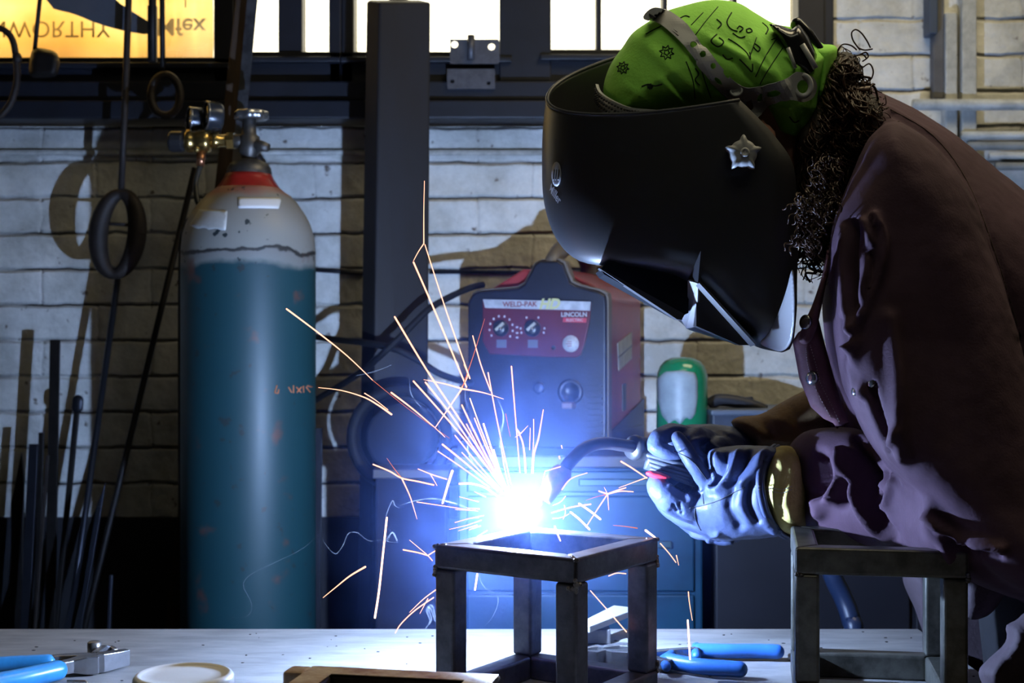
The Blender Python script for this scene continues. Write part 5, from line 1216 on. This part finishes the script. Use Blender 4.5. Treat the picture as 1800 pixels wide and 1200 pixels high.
nth = 61; ths = [math.radians(-90 + 180 * i / (nth - 1)) for i in range(nth)]
rows = np.array([[tuple(hpt(st, th)) for th in ths] for st in hl_st])   # stations x theta x 3
fine = []; K = 5
for j in range(nth): fine.append(spline([rows[i, j] for i in range(len(hl_st))], K))
fine = np.array(fine)   # theta x station x 3
ns = fine.shape[1]; vs = [Vector(fine[j, i]) for i in range(ns) for j in range(nth)]
# flared jowl at the rear lower corner of both sides, and a shallow crease
for i in range(ns):
    t = i / (ns - 1)
    for j in range(nth):
        s_ = abs(math.sin(ths[j])); k = i * nth + j
        px = 900 + vs[k].x / vs[k].y * F; py = 600 - (vs[k].z - CZ) / vs[k].y * F
        if t > .45:
            fl = max(0, (px - 1336) / 62.0) ** 2.0 * min(1, (t - .45) / .25) * .008
            vs[k].y += -fl if ths[j] > 0 else fl
fs = [(i * nth + j, i * nth + j + 1, (i + 1) * nth + j + 1, (i + 1) * nth + j) for i in range(ns - 1) for j in range(nth - 1)]
shell = MB().add(vs, fs, True).build('helmet_shell', M_shell, hel)
sd = shell.modifiers.new('Solidify', 'SOLIDIFY'); sd.thickness = .003; sd.offset = 0
bvs = bvh_of(shell)
# rolled rim
rimp = [vs[j] for j in range(nth)]
MB().tube(rimp, .0026, 8).build('rim', mat('helmet_rim_plastic', (.03, .032, .04), .45), hel)
# window housing: frame bar, glass, lower lip with arc light put into its colour, cheek crease
def slab(pts, thick, name, m, lab=None):
    pts = [P(*p) for p in pts]; n_ = (pts[1] - pts[0]).cross(pts[2] - pts[0]).normalized(); k = len(pts)
    mb = MB().add(pts + [p + n_ * thick for p in pts], [tuple(range(k)), tuple(range(k, 2 * k))[::-1]] + [(i, (i + 1) % k, (i + 1) % k + k, i + k) for i in range(k)])
    return mb.build(name, m, hel)
M_glassd = mat('dark_filter_glass', (.006, .007, .009), .8, 0, 0, spec=.05)
slab([(1056, 473, 1.655), (1070, 458, 1.655), (1212, 470, 1.655), (1210, 550, 1.655), (1196, 556, 1.655), (1062, 482, 1.655)], .10, 'filter_glass', M_glassd)
slab([(1053, 471, 1.645), (1062, 474, 1.645), (1202, 551, 1.645), (1199, 562, 1.645), (1190, 561, 1.645)], .03, 'window_frame', M_shell)
slab([(1209, 493, 1.640), (1227, 498, 1.622), (1225, 574, 1.662), (1206, 577, 1.682), (1198, 562, 1.684), (1208, 545, 1.668)], .003, 'window_lip', mat('shell_painted_lit', (.26, .26, .27), .35, 0, 0, spec=.6))
slab([(1224, 498, 1.640), (1328, 607, 1.640), (1300, 606, 1.640), (1224, 573, 1.640)], .03, 'chin_panel', M_shell)
slab([(1232, 440, 1.618), (1227, 496, 1.620), (1209, 492, 1.650)], .003, 'brow_facet', M_shell)
slab([(1165, 540, 1.72), (1198, 562, 1.686), (1206, 577, 1.684), (1225, 574, 1.664), (1318, 606, 1.66), (1300, 607, 1.72), (1212, 580, 1.73)], .003, 'chin_plate', M_shell)
slab([(1229, 497, 1.612), (1328, 606, 1.622), (1319, 609, 1.636), (1223, 502, 1.626)], .003, 'cheek_ridge', M_shell)
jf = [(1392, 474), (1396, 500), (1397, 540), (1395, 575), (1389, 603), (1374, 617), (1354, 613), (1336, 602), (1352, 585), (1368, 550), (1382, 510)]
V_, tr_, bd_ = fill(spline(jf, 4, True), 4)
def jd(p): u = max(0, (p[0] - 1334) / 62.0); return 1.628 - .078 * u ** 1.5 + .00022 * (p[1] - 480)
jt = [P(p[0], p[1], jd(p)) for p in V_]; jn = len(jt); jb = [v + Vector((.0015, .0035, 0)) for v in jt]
MB().add(jt + jb, list(tr_) + [tuple(j + jn for j in t[::-1]) for t in tr_] + [(a, b, b + jn, a + jn) for a, b in bd_], True).build('jowl_flange', MATS['shell_painted_lit'], hel)  # black shell lightened to grey here to paint the arc-lit crescent
# logo
M_logo = mat('grey_logo_print', (.26, .26, .28), .5)
mb = MB(); cxl, cyl_ = 979, 306
applique(mb, [(cxl + 8.5 * math.cos(a) , cyl_ + 22 * math.sin(a)) for a in np.linspace(0, 2 * math.pi, 25)[:-1]], bvs, HM, .0022, .0005, 4); mb.build('logo_disc', M_logo, hel)
mb = MB()
for k in (-1, 0, 1):
    x = cxl + k * 4; applique(mb, [(x - 2.2 , cyl_ + 11), (x + .3, cyl_ + 11), (x + 2.2, cyl_ - 9), (x - .3, cyl_ - 9)], bvs, HM, .0034, .0004, 3)
mb.build('logo_bars', M_shell, hel)
def letters(name, s, x0, y0, ux, uy, vx, vy, m):
    """flat lettering wrapped on the shell: glyph mesh mapped to px then onto the surface"""
    tm = MB(); text_mb(tm, s, 1.0, Matrix.Identity(4), 0.0, 'LEFT', bold=.02)
    out = MB(); vv = []
    for v in tm.v:
        h, nn = hit(bvs, x0 + v.x * ux + v.y * vx, y0 + v.x * uy + v.y * vy, HM); vv.append(h + (EYE - h).normalized() * .003)
    out.add(vv, tm.f); return out.build(name, m, hel)
letters('logo_lettering', 'Miller', 966, 328, 8.0, 11.5, 7.5, -17, M_logo)
# adjusting knob
kc, kn = hit(bvs, 1302, 273, 1.62); kn = (Vector((.08, -1, .05))).normalized(); kb = MB(); rr = []
ua = (Vector((1, 0, 0)) - kn * kn.x).normalized(); ub = kn.cross(ua); n = 60
for hgt, sc_ in ((.0, .80), (.004, .92), (.010, 1.0), (.016, .96), (.019, .70), (.0195, .3)):
    ring_ = []
    for k in range(n):
        th = 2 * math.pi * k / n; rad = .0165 + .0065 * max(0, math.cos(5 * (th - .3))) ** 3
        ring_.append(kc + kn * hgt + (ua * math.cos(th) + ub * math.sin(th)) * rad * sc_)
    rr.append(ring_)
kb.rings(rr, True, True); kb.build('tightening_knob', mat('light_grey_knob_plastic', (.30, .305, .31), .45), hel)
MB().lathe(kc + kn * .019, kn, [(.0055, 0), (.0055, .002), (.003, .002), (.003, .001), (.001, .001)], 16).build('knob_centre', M_band, hel)

# headgear straps lie on the bandana: a thing's parts, they turn with the helmet
bvb = bvh_of(bandana, body)
def hole(x, y, rx, ry, a=0, n=10): return [(x + rx * math.cos(t) * math.cos(a) - ry * math.sin(t) * math.sin(a), y + rx * math.cos(t) * math.sin(a) + ry * math.sin(t) * math.cos(a)) for t in np.linspace(0, 2 * math.pi, n + 1)[:-1]]
ol = spline([(1131, 34), (1136, 22), (1150, 14), (1168, 18), (1188, 30), (1212, 50), (1236, 82), (1262, 112), (1288, 140), (1308, 152), (1330, 152), (1352, 146), (1378, 140), (1392, 130), (1402, 126), (1424, 134), (1432, 150), (1426, 170), (1410, 180), (1392, 176), (1372, 178), (1352, 184), (1340, 196), (1328, 213), (1312, 200), (1296, 188), (1276, 172), (1258, 156), (1240, 132), (1222, 108), (1202, 82), (1180, 60), (1156, 42)], 4, True)
hs = [hole(1218, 80, 5.5, 5.5), hole(1235, 97, 5.5, 5.5), hole(1253, 116, 5, 5.5), hole(1276, 130, 9, 3.2, .95), hole(1262, 141, 9, 3.2, .75), hole(1316, 184, 5.5, 11, -.35), hole(1335, 170, 4.2, 7.5, .3), hole(1362, 163, 13, 6, -.25), hole(1408, 153, 10.5, 13)]
mb = MB(); applique(mb, ol, bvb, HM - .06, .004, .0035, 4.5, hs, smooth=False)
hd = mb.build('headgear_band', M_band, hel)
mb = MB()
for i in range(16):
    t = i / 15; x = 1142 + 46 * t + 2; y = 22 + 24 * t + 6 * t * t
    for s_ in (0, 6): stroke(mb, [(x - 3 + s_ * .3, y + 2 + s_), (x + 1 + s_ * .3, y + 5 + s_)], bvb, HM - .06, 1.3, .0088)
mb.build('band_teeth', mat('dark_band_teeth', (.05, .05, .055), .6), hd)
rc, _n = hit(bvb, 1408, 153, HM - .06); MB().ring(rc + Vector((0, -.009, 0)), (0.12, -1, 0), .0110, .0035, 28, 8, 1.15, .95).build('ratchet_ring', M_band, hel)
rc, _n = hit(bvb, 1292, 162, HM - .06); MB().lathe(rc + Vector((0, -.006, 0)), (-.1, -1, .1), [(.0085, 0), (.0085, .004), (.006, .006), (.006, .003), (.001, .003)], 16).build('pivot_button', M_band, hel)
# front brow band inside the shell
mb = MB(); bb_ = [(1052, 162, 1.74), (1058, 176, 1.705), (1078, 190, 1.675), (1105, 202, 1.655), (1130, 206, 1.648), (1160, 208, 1.645)]
pts = [P(*p) for p in [tuple(v) for v in spline(bb_, 5)]]; rr = []
for i, p in enumerate(pts): rr.append([p + Vector((0, 0, .010)), p + Vector((-.004, -.003, .010)), p + Vector((-.004, -.003, -.012)), p + Vector((0, 0, -.012))])
mb.rings(rr, True, False); brow = mb.build('brow_band', M_band, hel)
mb = MB()
for i in range(2, len(pts) - 1):
    for dz in (.006, 0, -.006): mb.ball(pts[i] + Vector((-.0055, -.0045, dz)), .0019, 6)
mb.build('brow_pad_studs', mat('dark_band_teeth', (.05, .05, .055)), brow)
# rear ratchet of the headgear: black dial and bracket behind the head
rt = MB(); d_ = HM - .03
rt.cap_tube([P(1400, 42, d_), P(1420, 62, d_), P(1440, 92, d_)], .0075, 12, 1.8)
rt.build('ratchet_dial', mat('glossy_black_plastic', (.014, .014, .016), .2), hel)
mb = MB(); inflate(mb, [(1352, 42), (1370, 44), (1392, 52), (1404, 42), (1420, 62), (1436, 96), (1432, 130), (1420, 134), (1402, 124), (1390, 118), (1376, 84)], d_ - .03, .022, 16, 5, spl=False); mb.build('ratchet_housing', MATS['glossy_black_plastic'], hel)
mb = MB(); mb.tube([P(x, y, d_ - .055) for x, y in ((1385, 84), (1392, 104), (1398, 120))], .0026, 8); mb.tube([P(x, y, d_ - .055) for x, y in ((1410, 78), (1424, 102), (1434, 120))], .0035, 8); mb.build('ratchet_clip', M_band, hel)

# ================================================================== torch
gun = thing('welding_torch', 'black gooseneck welding torch held in the gloved hands, its nozzle at the arc', 'welding torch', P(1060, 790, 1.70))
M_neck = mat('smoky_black_neck', (.040, .036, .045), .34, .25, .3, 30)
nk = spline([tuple(P(*p)) for p in ((1122, 786, 1.795), (1098, 783, 1.778), (1070, 779, 1.760), (1045, 781, 1.740), (1022, 792, 1.722), (1003, 810, 1.708), (990, 828, 1.700))], 6)
MB().tube([Vector(v) for v in nk], 11.5 / F * 1.7, 20).build('gooseneck', M_neck, gun)
nz = [P(992, 822, 1.698), P(988, 830, 1.697), P(975, 848, 1.696), (P(955, 878, 1.695))]
MB().tube(nz, [r / F * 1.7 for r in (14, 19, 18.5, 14.5)], 24).build('nozzle', mat('heat_stained_copper_nozzle', (.30, .18, .16), .35, .7, .4, 40), gun)
MB().tube([P(960, 872, 1.695), P(946, 888, 1.694)], .0035, 10).build('contact_tip', mat('copper_tip', (.5, .25, .15), .3, .9), gun)
MB().tube([P(1110, 786, 1.788), P(1116, 786.5, 1.792), P(1122, 787, 1.796), P(1140, 790, 1.80), P(1150, 793, 1.80)], [r / F * 1.7 for r in (21, 24, 22, 21, 23)], 24).build('collar', M_blackp, gun)
hd_ = spline([tuple(P(*p)) for p in ((1140, 800, 1.794), (1180, 815, 1.794), (1230, 835, 1.80), (1290, 850, 1.81), (1340, 850, 1.83))], 6)
MB().tube([Vector(v) for v in hd_], [r / F * 1.7 for r in np.interp(np.linspace(0, 1, len(hd_)), [0, .3, 1], [27, 26, 20])], 20, True, .9).build('handle', mat('dark_grip_rubber', (.05, .055, .07), .38), gun)
for k, (y0, y1) in enumerate(((800, 823), (808, 833), (816, 841), (824, 846))):
    pts = [P(1140 + 2 * k, y0, 1.778), P(1170, y0 + (y1 - y0) * .35, 1.772), P(1205, y0 + (y1 - y0) * .75, 1.772), P(1232 - 6 * k, y1, 1.778)]
    MB().cap_tube([Vector(v) for v in spline([tuple(p) for p in pts], 5)], .0030, 10).build('grip_rib', MATS['dark_grip_rubber'], gun)
mb = MB(); inflate(mb, [(1133, 830), (1145, 826), (1162, 830), (1182, 839), (1170, 842), (1150, 841), (1138, 836)], 1.762, .008, 6, 3, spl=False); mb.build('trigger', mat('red_trigger_plastic', (.75, .03, .05), .35), gun)
# ================================================================== arc, smoke, sparks
M_arc = emit('arc_plasma', (.40, .58, 1.0), ARC_W * 1000)
mb = MB()
base = ARC + Vector((0, 0, -.002))
vs = []; n = 20; rnd = random.Random(2)
mb.ball(base, (.0085, .0075, .007), 12)
for v in mb.v:
    d = (v - base); v += d * (.35 * noise.noise(v * 90))
mb.build('welding_arc', M_arc, **T('blinding white welding arc at the far corner of the steel cube frame', 'welding arc'))

# fume cloud hanging round the arc
vm = bpy.data.materials.new('welding_fume'); vm.use_nodes = True; nt = vm.node_tree; N = nt.nodes; L = nt.links; N.clear()
o_ = N.new('ShaderNodeOutputMaterial'); sc_ = N.new('ShaderNodeVolumeScatter'); L.new(sc_.outputs[0], o_.inputs['Volume'])
sc_.inputs['Color'].default_value = (.22, .36, 1, 1); sc_.inputs['Anisotropy'].default_value = .0
g = N.new('ShaderNodeNewGeometry')
sb = N.new('ShaderNodeVectorMath'); sb.operation = 'SUBTRACT'; sb.inputs[1].default_value = tuple(ARC); L.new(g.outputs['Position'], sb.inputs[0])
sw = N.new('ShaderNodeVectorMath'); sw.operation = 'MULTIPLY'; sw.inputs[1].default_value = (1, 1, .8); L.new(sb.outputs[0], sw.inputs[0])
ln_ = N.new('ShaderNodeVectorMath'); ln_.operation = 'LENGTH'; L.new(sw.outputs[0], ln_.inputs[0])
mr = N.new('ShaderNodeMapRange'); mr.interpolation_type = 'SMOOTHERSTEP'; mr.inputs[1].default_value = .02; mr.inputs[2].default_value = .36; mr.inputs[3].default_value = 1; mr.inputs[4].default_value = 0; L.new(ln_.outputs['Value'], mr.inputs[0])
nz_ = N.new('ShaderNodeTexNoise'); nz_.inputs['Scale'].default_value = 13; nz_.inputs['Detail'].default_value = 4; nz_.inputs['Distortion'].default_value = 1.2; L.new(g.outputs['Position'], nz_.inputs['Vector'])
nr = N.new('ShaderNodeMapRange'); nr.inputs[1].default_value = .35; nr.inputs[2].default_value = .68; nr.inputs[3].default_value = .45; nr.inputs[4].default_value = 1.9; L.new(nz_.outputs[0], nr.inputs[0])
m1 = N.new('ShaderNodeMath'); m1.operation = 'POWER'; m1.inputs[1].default_value = 2.0; L.new(mr.outputs[0], m1.inputs[0])
m2 = N.new('ShaderNodeMath'); m2.operation = 'MULTIPLY'; L.new(m1.outputs[0], m2.inputs[0]); L.new(nr.outputs[0], m2.inputs[1])
m3 = N.new('ShaderNodeMath'); m3.operation = 'MULTIPLY'; m3.inputs[1].default_value = FUME; L.new(m2.outputs[0], m3.inputs[0]); L.new(m3.outputs[0], sc_.inputs['Density'])
mb = MB(); mb.ball(ARC + Vector((0, 0, .02)), (.37, .37, .46), 32)
mb.build('welding_smoke', vm, label='thin blue smoke glowing round the welding arc', category='smoke', kind='stuff')

# wisps of smoke: fine curling threads
M_wisp = bpy.data.materials.new('smoke_thread'); M_wisp.use_nodes = True; nt = M_wisp.node_tree; N = nt.nodes; L = nt.links; N.clear()
o_ = N.new('ShaderNodeOutputMaterial'); mx = N.new('ShaderNodeMixShader'); mx.inputs[0].default_value = .016; t_ = N.new('ShaderNodeBsdfTransparent'); d_ = N.new('ShaderNodeBsdfDiffuse'); d_.inputs[0].default_value = (.8, .85, .95, 1); tl = N.new('ShaderNodeBsdfTranslucent'); tl.inputs[0].default_value = (.8, .85, .95, 1)
ad = N.new('ShaderNodeAddShader'); L.new(d_.outputs[0], ad.inputs[0]); L.new(tl.outputs[0], ad.inputs[1]); L.new(t_.outputs[0], mx.inputs[1]); L.new(ad.outputs[0], mx.inputs[2]); L.new(mx.outputs[0], o_.inputs[0])
wl = [([(562, 938), (575, 960), (590, 973), (603, 958), (612, 938), (628, 936), (648, 950), (672, 948)], .7, 'curling blue smoke thread beside the tall cylinder'),
      ([(676, 930), (680, 902), (690, 880), (694, 888), (702, 893)], .9, 'hooked smoke thread above the longest left spark'),
      ([(702, 888), (730, 880), (760, 876), (790, 882), (815, 890), (835, 900)], 1.1, 'smoke thread running left out of the arc'),
      ([(682, 952), (685, 942), (690, 935), (698, 950), (690, 936), (680, 950), (700, 953)], 1.0, 'small tangled smoke curl left of the frame'),
      ([(748, 1104), (757, 1090), (752, 1072), (758, 1066), (764, 1085), (768, 1095)], 3.0, 'white smoke puff at the foot of the frame'),
      ([(820, 660), (818, 700), (830, 740), (822, 790), (842, 830)], 1.2, 'wavy smoke thread rising through the sparks'),
      ([(868, 690), (885, 730), (878, 780), (892, 820)], 1.2, 'smoke thread rising right of the main spark bundle'),
      ([(625, 660), (650, 655), (672, 648), (690, 640)], .8, 'faint smoke thread before the steel post'),
      ([(720, 663), (722, 690), (735, 710), (750, 725)], .7, 'faint bent smoke thread under the black cable'),
      ([(842, 1010), (850, 1030), (875, 1050), (868, 1080), (852, 1100)], .9, 'smoke thread seen between the legs of the frame'),
      ([(400, 1086), (435, 1082), (442, 1060), (428, 1030), (440, 1010), (490, 985), (530, 965), (560, 940)], .5, 'long faint smoke thread before the tall cylinder')]
for pts, w_, lab in wl:
    mb = MB(); sp_ = spline(pts, 8); k = len(sp_)
    mb.tube([P(p[0], p[1], 1.66 + .01 * math.sin(i * .4)) for i, p in enumerate(sp_)], [w_ * 1.7 / F * (.25 + math.sin(math.pi * i / (k - 1))) for i in range(k)], 8)
    mb.build('smoke_wisp', M_wisp, **T(lab, 'smoke', 'smoke threads round the arc'))

# sparks: glowing beads of metal drawn out into thin tapering threads, each a thing
M_hot = emit('white_hot_spark', (1.0, .55, .36), 5.0); M_or = emit('orange_spark', (1.0, .40, .24), 3.2); M_dim = emit('red_spark', (1.0, .25, .12), 1.0)
SP = [ # points, half width px (start,end), heat, depth, label
 ([(746, 318), (745, 375), (745, 428)], .5, 1.1, 1, 1.62, 'topmost thin orange spark, straight up before the steel post'),
 ([(745, 428), (735, 443), (727, 458)], 1.0, .5, 1, 1.62, 'short faint spark hooking left under the topmost spark'),
 ([(747, 430), (784, 545), (826, 665)], .9, 1.3, 1, 1.62, 'long thin spark falling from under the topmost spark'),
 ([(727, 461), (768, 555), (820, 680)], 1.7, 1.5, 1, 1.64, 'long bright spark starting beside the steel post'),
 ([(694, 557), (750, 650), (810, 740), (880, 850)], 1.8, 1.4, 1, 1.66, 'longest bright spark slanting from the post into the arc'),
 ([(504, 543), (560, 585), (610, 625), (655, 668)], 1.7, .7, 1, 1.60, 'long spark crossing the edge of the tall cylinder'),
 ([(655, 668), (720, 720), (790, 770)], .5, .4, 0, 1.60, 'faint red tail running on from the cylinder-edge spark'),
 ([(560, 681), (600, 686), (640, 698), (665, 712), (688, 728)], .5, 1.9, 1, 1.60, 'bright curved spark left of centre, thickest at its lower end'),
 ([(641, 691), (660, 703), (682, 720)], 1.0, .6, 1, 1.60, 'short spark doubling the bright curved one'),
 ([(688, 690), (725, 718), (765, 752), (782, 768)], 1.7, .6, 1, 1.62, 'middle length spark over the cable reel'),
 ([(727, 670), (770, 718), (815, 770), (870, 838)], 1.7, 1.4, 1, 1.65, 'bright spark starting just right of the steel post'),
 ([(748, 672), (790, 725), (835, 790), (878, 850)], 1.6, 1.4, 1, 1.67, 'bright spark parallel to and right of its twin by the post'),
 ([(812, 683), (780, 674), (745, 667)], 1.8, .4, 1, 1.63, 'left ray of the big star burst'),
 ([(812, 683), (790, 715), (766, 750)], 1.6, .8, 1, 1.63, 'lower left ray of the big star burst'),
 ([(812, 683), (850, 690), (885, 701)], 1.8, .4, 1, 1.63, 'right ray of the big star burst'),
 ([(812, 683), (832, 625), (852, 560)], 1.2, .3, 0, 1.63, 'thin upper right ray of the big star burst'),
 ([(812, 680), (822, 660), (815, 640)], 1.0, .4, 1, 1.63, 'tiny upper ray of the big star burst'),
 ([(831, 590), (845, 640), (862, 686)], 1.0, 1.3, 1, 1.64, 'spark before the lower left of the welding machine panel'),
 ([(858, 655), (875, 745), (898, 850)], 1.2, 1.3, 1, 1.66, 'spark falling from the machine down into the arc'),
 ([(899, 644), (905, 720), (914, 830)], 1.4, 1.1, 1, 1.66, 'nearly upright spark before the machine front'),
 ([(889, 727), (893, 748), (897, 767)], .8, .6, 0, 1.68, 'faint short upright spark'),
 ([(955, 720), (950, 750), (946, 772), (938, 800), (936, 830)], .8, 2.6, 1, 1.66, 'spark right of the bundle, broad and white at its foot'),
 ([(938, 737), (938, 770), (936, 805)], 1.0, .7, 1, 1.68, 'slim upright spark left of the broad-footed one'),
 ([(932, 752), (931, 790)], .6, 1.0, 1, 1.68, 'shortest upright spark in the right group'),
 ([(909, 755), (918, 775), (922, 800), (924, 830)], 1.4, 2.0, 1, 1.66, 'hooked spark above the arc'),
 ([(915, 762), (908, 752)], 1.0, .4, 1, 1.66, 'tiny ray of the small burst above the arc'),
 ([(915, 762), (928, 748)], 1.0, .4, 1, 1.66, 'tiny right ray of the small burst above the arc'),
 ([(915, 762), (906, 768)], 1.0, .4, 1, 1.66, 'tiny left ray of the small burst above the arc'),
 ([(778, 781), (820, 815), (875, 862)], 1.8, 1.4, 1, 1.64, 'straight bright spark low in the left of the bundle'),
 ([(770, 793), (810, 820), (860, 856)], 1.0, 1.3, 1, 1.64, 'thinner spark just below the straight bright one'),
 ([(795, 828), (788, 850), (778, 884)], 2.6, 1.9, 2, 1.60, 'short fat yellow-white spark left of the arc'),
 ([(656, 816), (685, 828), (706, 840), (735, 846), (762, 852)], 1.3, 1.6, 1, 1.60, 'kinked bright spark far left of the arc'),
 ([(706, 840), (720, 870), (728, 895), (733, 912)], 1.4, .4, 1, 1.60, 'thin spark dropping from the kink of the far left spark'),
 ([(680, 805), (692, 822), (706, 840)], .4, .9, 0, 1.60, 'faint red line meeting the kink from above'),
 ([(735, 824), (760, 834), (785, 842)], .8, 1.3, 1, 1.62, 'short spark beside the fat yellow-white one'),
 ([(757, 834), (763, 844), (768, 853)], 1.0, .6, 1, 1.62, 'very short spark crossing below the short one'),
 ([(808, 850), (830, 850), (855, 858), (885, 880)], 2.2, 1.8, 1, 1.62, 'arched bright spark entering the arc from the left'),
 ([(733, 882), (780, 889), (840, 898)], .8, .7, 1, 1.62, 'long level spark left of the arc'),
 ([(680, 910), (672, 985), (666, 1040), (659, 1085)], 1.9, 2.1, 2, 1.56, 'long fat yellow-white spark falling upright at the left'),
 ([(642, 996), (615, 1012), (590, 1032), (568, 1050)], 2.0, .5, 1, 1.56, 'curved spark at the foot of the tall cylinder'),
 ([(709, 966), (735, 971), (752, 976)], 1.3, 1.3, 1, 1.58, 'level spark meeting the left corner of the frame'),
 ([(720, 949), (738, 964), (752, 976), (760, 985)], .5, 1.0, 1, 1.58, 'thin spark slanting into the left corner of the frame'),
 ([(752, 976), (768, 966)], 1.2, 1.0, 1, 1.58, 'tiny spark touching the left corner of the frame'),
 ([(768, 1035), (745, 1052), (720, 1076)], 1.2, .5, 1, 1.60, 'thin upper spark of the pair left of the frame leg'),
 ([(762, 1050), (730, 1072), (705, 1096), (695, 1112)], 1.2, 1.0, 1, 1.60, 'brighter lower spark of the pair left of the frame leg'),
 ([(752, 1052), (745, 1065), (738, 1078)], .9, .4, 1, 1.60, 'tiny spark joining the pair left of the frame leg'),
 ([(839, 1009), (835, 1036)], 2.0, 1.8, 2, 1.66, 'short yellow-white spark behind the left frame leg'),
 ([(1092, 811), (1112, 823), (1137, 840)], 1.7, 1.2, 1, 1.64, 'spark pointing at the torch trigger'),
 ([(1137, 839), (1115, 847), (1088, 857)], 1.1, .4, 1, 1.64, 'thin spark bouncing back from the trigger'),
 ([(1068, 868), (1053, 863)], 1.6, 1.4, 1, 1.66, 'left ray of the star under the gooseneck'),
 ([(1068, 868), (1084, 862), (1100, 857)], 1.6, 1.0, 1, 1.66, 'upper right ray of the star under the gooseneck'),
 ([(1068, 868), (1090, 863), (1113, 864)], 1.5, .9, 1, 1.66, 'right ray of the star under the gooseneck'),
 ([(1068, 868), (1069, 882), (1070, 896)], 1.1, .4, 1, 1.66, 'downward ray of the star under the gooseneck'),
 ([(1068, 868), (1062, 856)], .8, .3, 1, 1.66, 'upward ray of the star under the gooseneck'),
 ([(1068, 868), (1050, 895), (1030, 926)], 1.2, .8, 1, 1.66, 'long lower left ray of the star under the gooseneck'),
 ([(1068, 868), (1045, 874), (1030, 879)], .9, .3, 0, 1.66, 'faint left ray of the star under the gooseneck'),
 ([(1018, 885), (1036, 897), (1055, 912)], 2.0, 2.0, 2, 1.64, 'fat short yellow spark right of the arc'),
 ([(970, 901), (1005, 891), (1038, 886)], 1.2, 1.5, 1, 1.66, 'level spark shooting right from the arc'),
 ([(1003, 900), (1018, 912), (1036, 930)], 1.9, 1.9, 2, 1.64, 'second fat yellow spark, nearest the cube rail'),
 ([(972, 911), (988, 909), (1000, 903)], 1.0, .5, 1, 1.66, 'small spark hugging the right edge of the arc'),
 ([(992, 888), (994, 900), (990, 912)], .9, .5, 1, 1.66, 'tiny upright spark right of the arc'),
 ([(1078, 923), (1100, 925), (1120, 928)], .5, 1.1, 0, 1.64, 'thin level spark above the right frame rail'),
 ([(1135, 932), (1143, 938), (1151, 944)], 2.2, 1.5, 2, 1.60, 'short fat spark at the right corner of the frame'),
 ([(1161, 955), (1176, 972), (1188, 988)], 1.1, .9, 1, 1.58, 'thin spark falling off the right corner of the frame'),
 ([(1189, 976), (1193, 993)], 1.0, .4, 1, 1.58, 'tiny spark under the right corner of the frame'),
 ([(1038, 1038), (1068, 1072), (1101, 1110)], .9, 1.2, 1, 1.58, 'thin spark slanting between the right legs of the frame'),
 ([(1070, 1012), (1084, 1007), (1100, 1008)], .9, .9, 1, 1.58, 'small bent spark just under the right rail'),
 ([(1210, 1040), (1212, 1060), (1217, 1090)], 1.0, .5, 1, 1.56, 'red upright spark right of the frame'),
 ([(1209, 1090), (1211, 1125), (1213, 1158)], 1.7, 1.8, 2, 1.60, 'bright upright spark landing beside the blue grip'),
 ([(985, 820), (965, 826), (958, 828)], 1.0, .8, 1, 1.66, 'small spark grazing the nozzle from the left'),
 ([(958, 828), (954, 845), (950, 858)], .9, .5, 1, 1.66, 'small spark running down left of the nozzle'),
 ([(1032, 831), (1010, 838), (998, 846), (988, 860)], .6, 1.2, 1, 1.64, 'orange spark curving over the nozzle'),
 ([(994, 872), (985, 882), (972, 888)], .8, .6, 1, 1.66, 'small spark right of the nozzle mouth'),
 ([(975, 925), (980, 938), (985, 950)], 1.9, 1.2, 2, 1.60, 'short spark inside the frame below the arc'),
 ([(987, 783), (988, 788)], 1.2, .6, 1, 1.66, 'upper red fleck over the nozzle'),
 ([(983, 802), (984, 806)], 1.4, 1.2, 1, 1.66, 'lower red fleck over the nozzle'),
 ([(800, 918), (825, 911), (850, 906)], .7, 1.0, 1, 1.62, 'faint spark over the left rail'),
 ([(790, 930), (820, 923), (846, 914)], .5, 1.0, 1, 1.62, 'faint spark lying along the left rail'),
]
fan = [(826, 700, 1.1, 'a'), (812, 712, 1.9, 'b'), (834, 735, 1.5, 'c'), (850, 745, 2.0, 'd'), (820, 745, 1.3, 'e'), (858, 768, 1.3, 'f'), (842, 775, 1.6, 'g'), (800, 765, 1.4, 'h'), (833, 755, 1.5, 'i'), (868, 790, 1.2, 'j'), (880, 775, 1.1, 'k'), (812, 795, 1.3, 'l')]
for i, (x, y, w_, _) in enumerate(fan):
    sx, sy = x + (900 - x) * .82, y + (875 - y) * .88
    SP.append(([(x, y), ((x + sx) / 2 - 2, (y + sy) / 2), (sx, sy)], w_ * .8, w_, 1 if i % 3 else 2, 1.66 + .004 * i, 'one of the dense sparks rising left out of the arc, below the star burst'))
for i in range(12):
    a_ = math.radians(150 + i * 9 + (i % 3) * 3); r0 = 68 + (i * 7) % 12; r1 = r0 + 22 + (i * 13) % 26
    SP.append(([(912 + r0 * math.cos(a_), 900 - r0 * math.sin(a_) * .8), (912 + r1 * math.cos(a_), 900 - r1 * math.sin(a_) * .8)], 1.2, .4, 1, 1.67, 'short thin spark radiating close round the left rim of the arc'))
for pts, w0, w1, heat, d, lab in SP:
    if any(1400 > p[0] and p[1] > 925 and 150 > abs(p[0] - 800) and False for p in pts): continue
    sp_ = spline(pts, 5) if len(pts) > 2 else [np.array(pts[0], float) * (1 - t) + np.array(pts[1], float) * t for t in np.linspace(0, 1, 5)]
    k = len(sp_); mb = MB()
    mb.cap_tube([P(p[0], p[1], d + .01 * math.sin(i * .2)) for i, p in enumerate(sp_)], [(w0 + (w1 - w0) * i / (k - 1)) * d / F * .92 for i in range(k)], 6)
    mb.build('spark', (M_dim, M_or, M_hot)[heat], **T(lab, 'spark', 'sparks flying from the arc'))
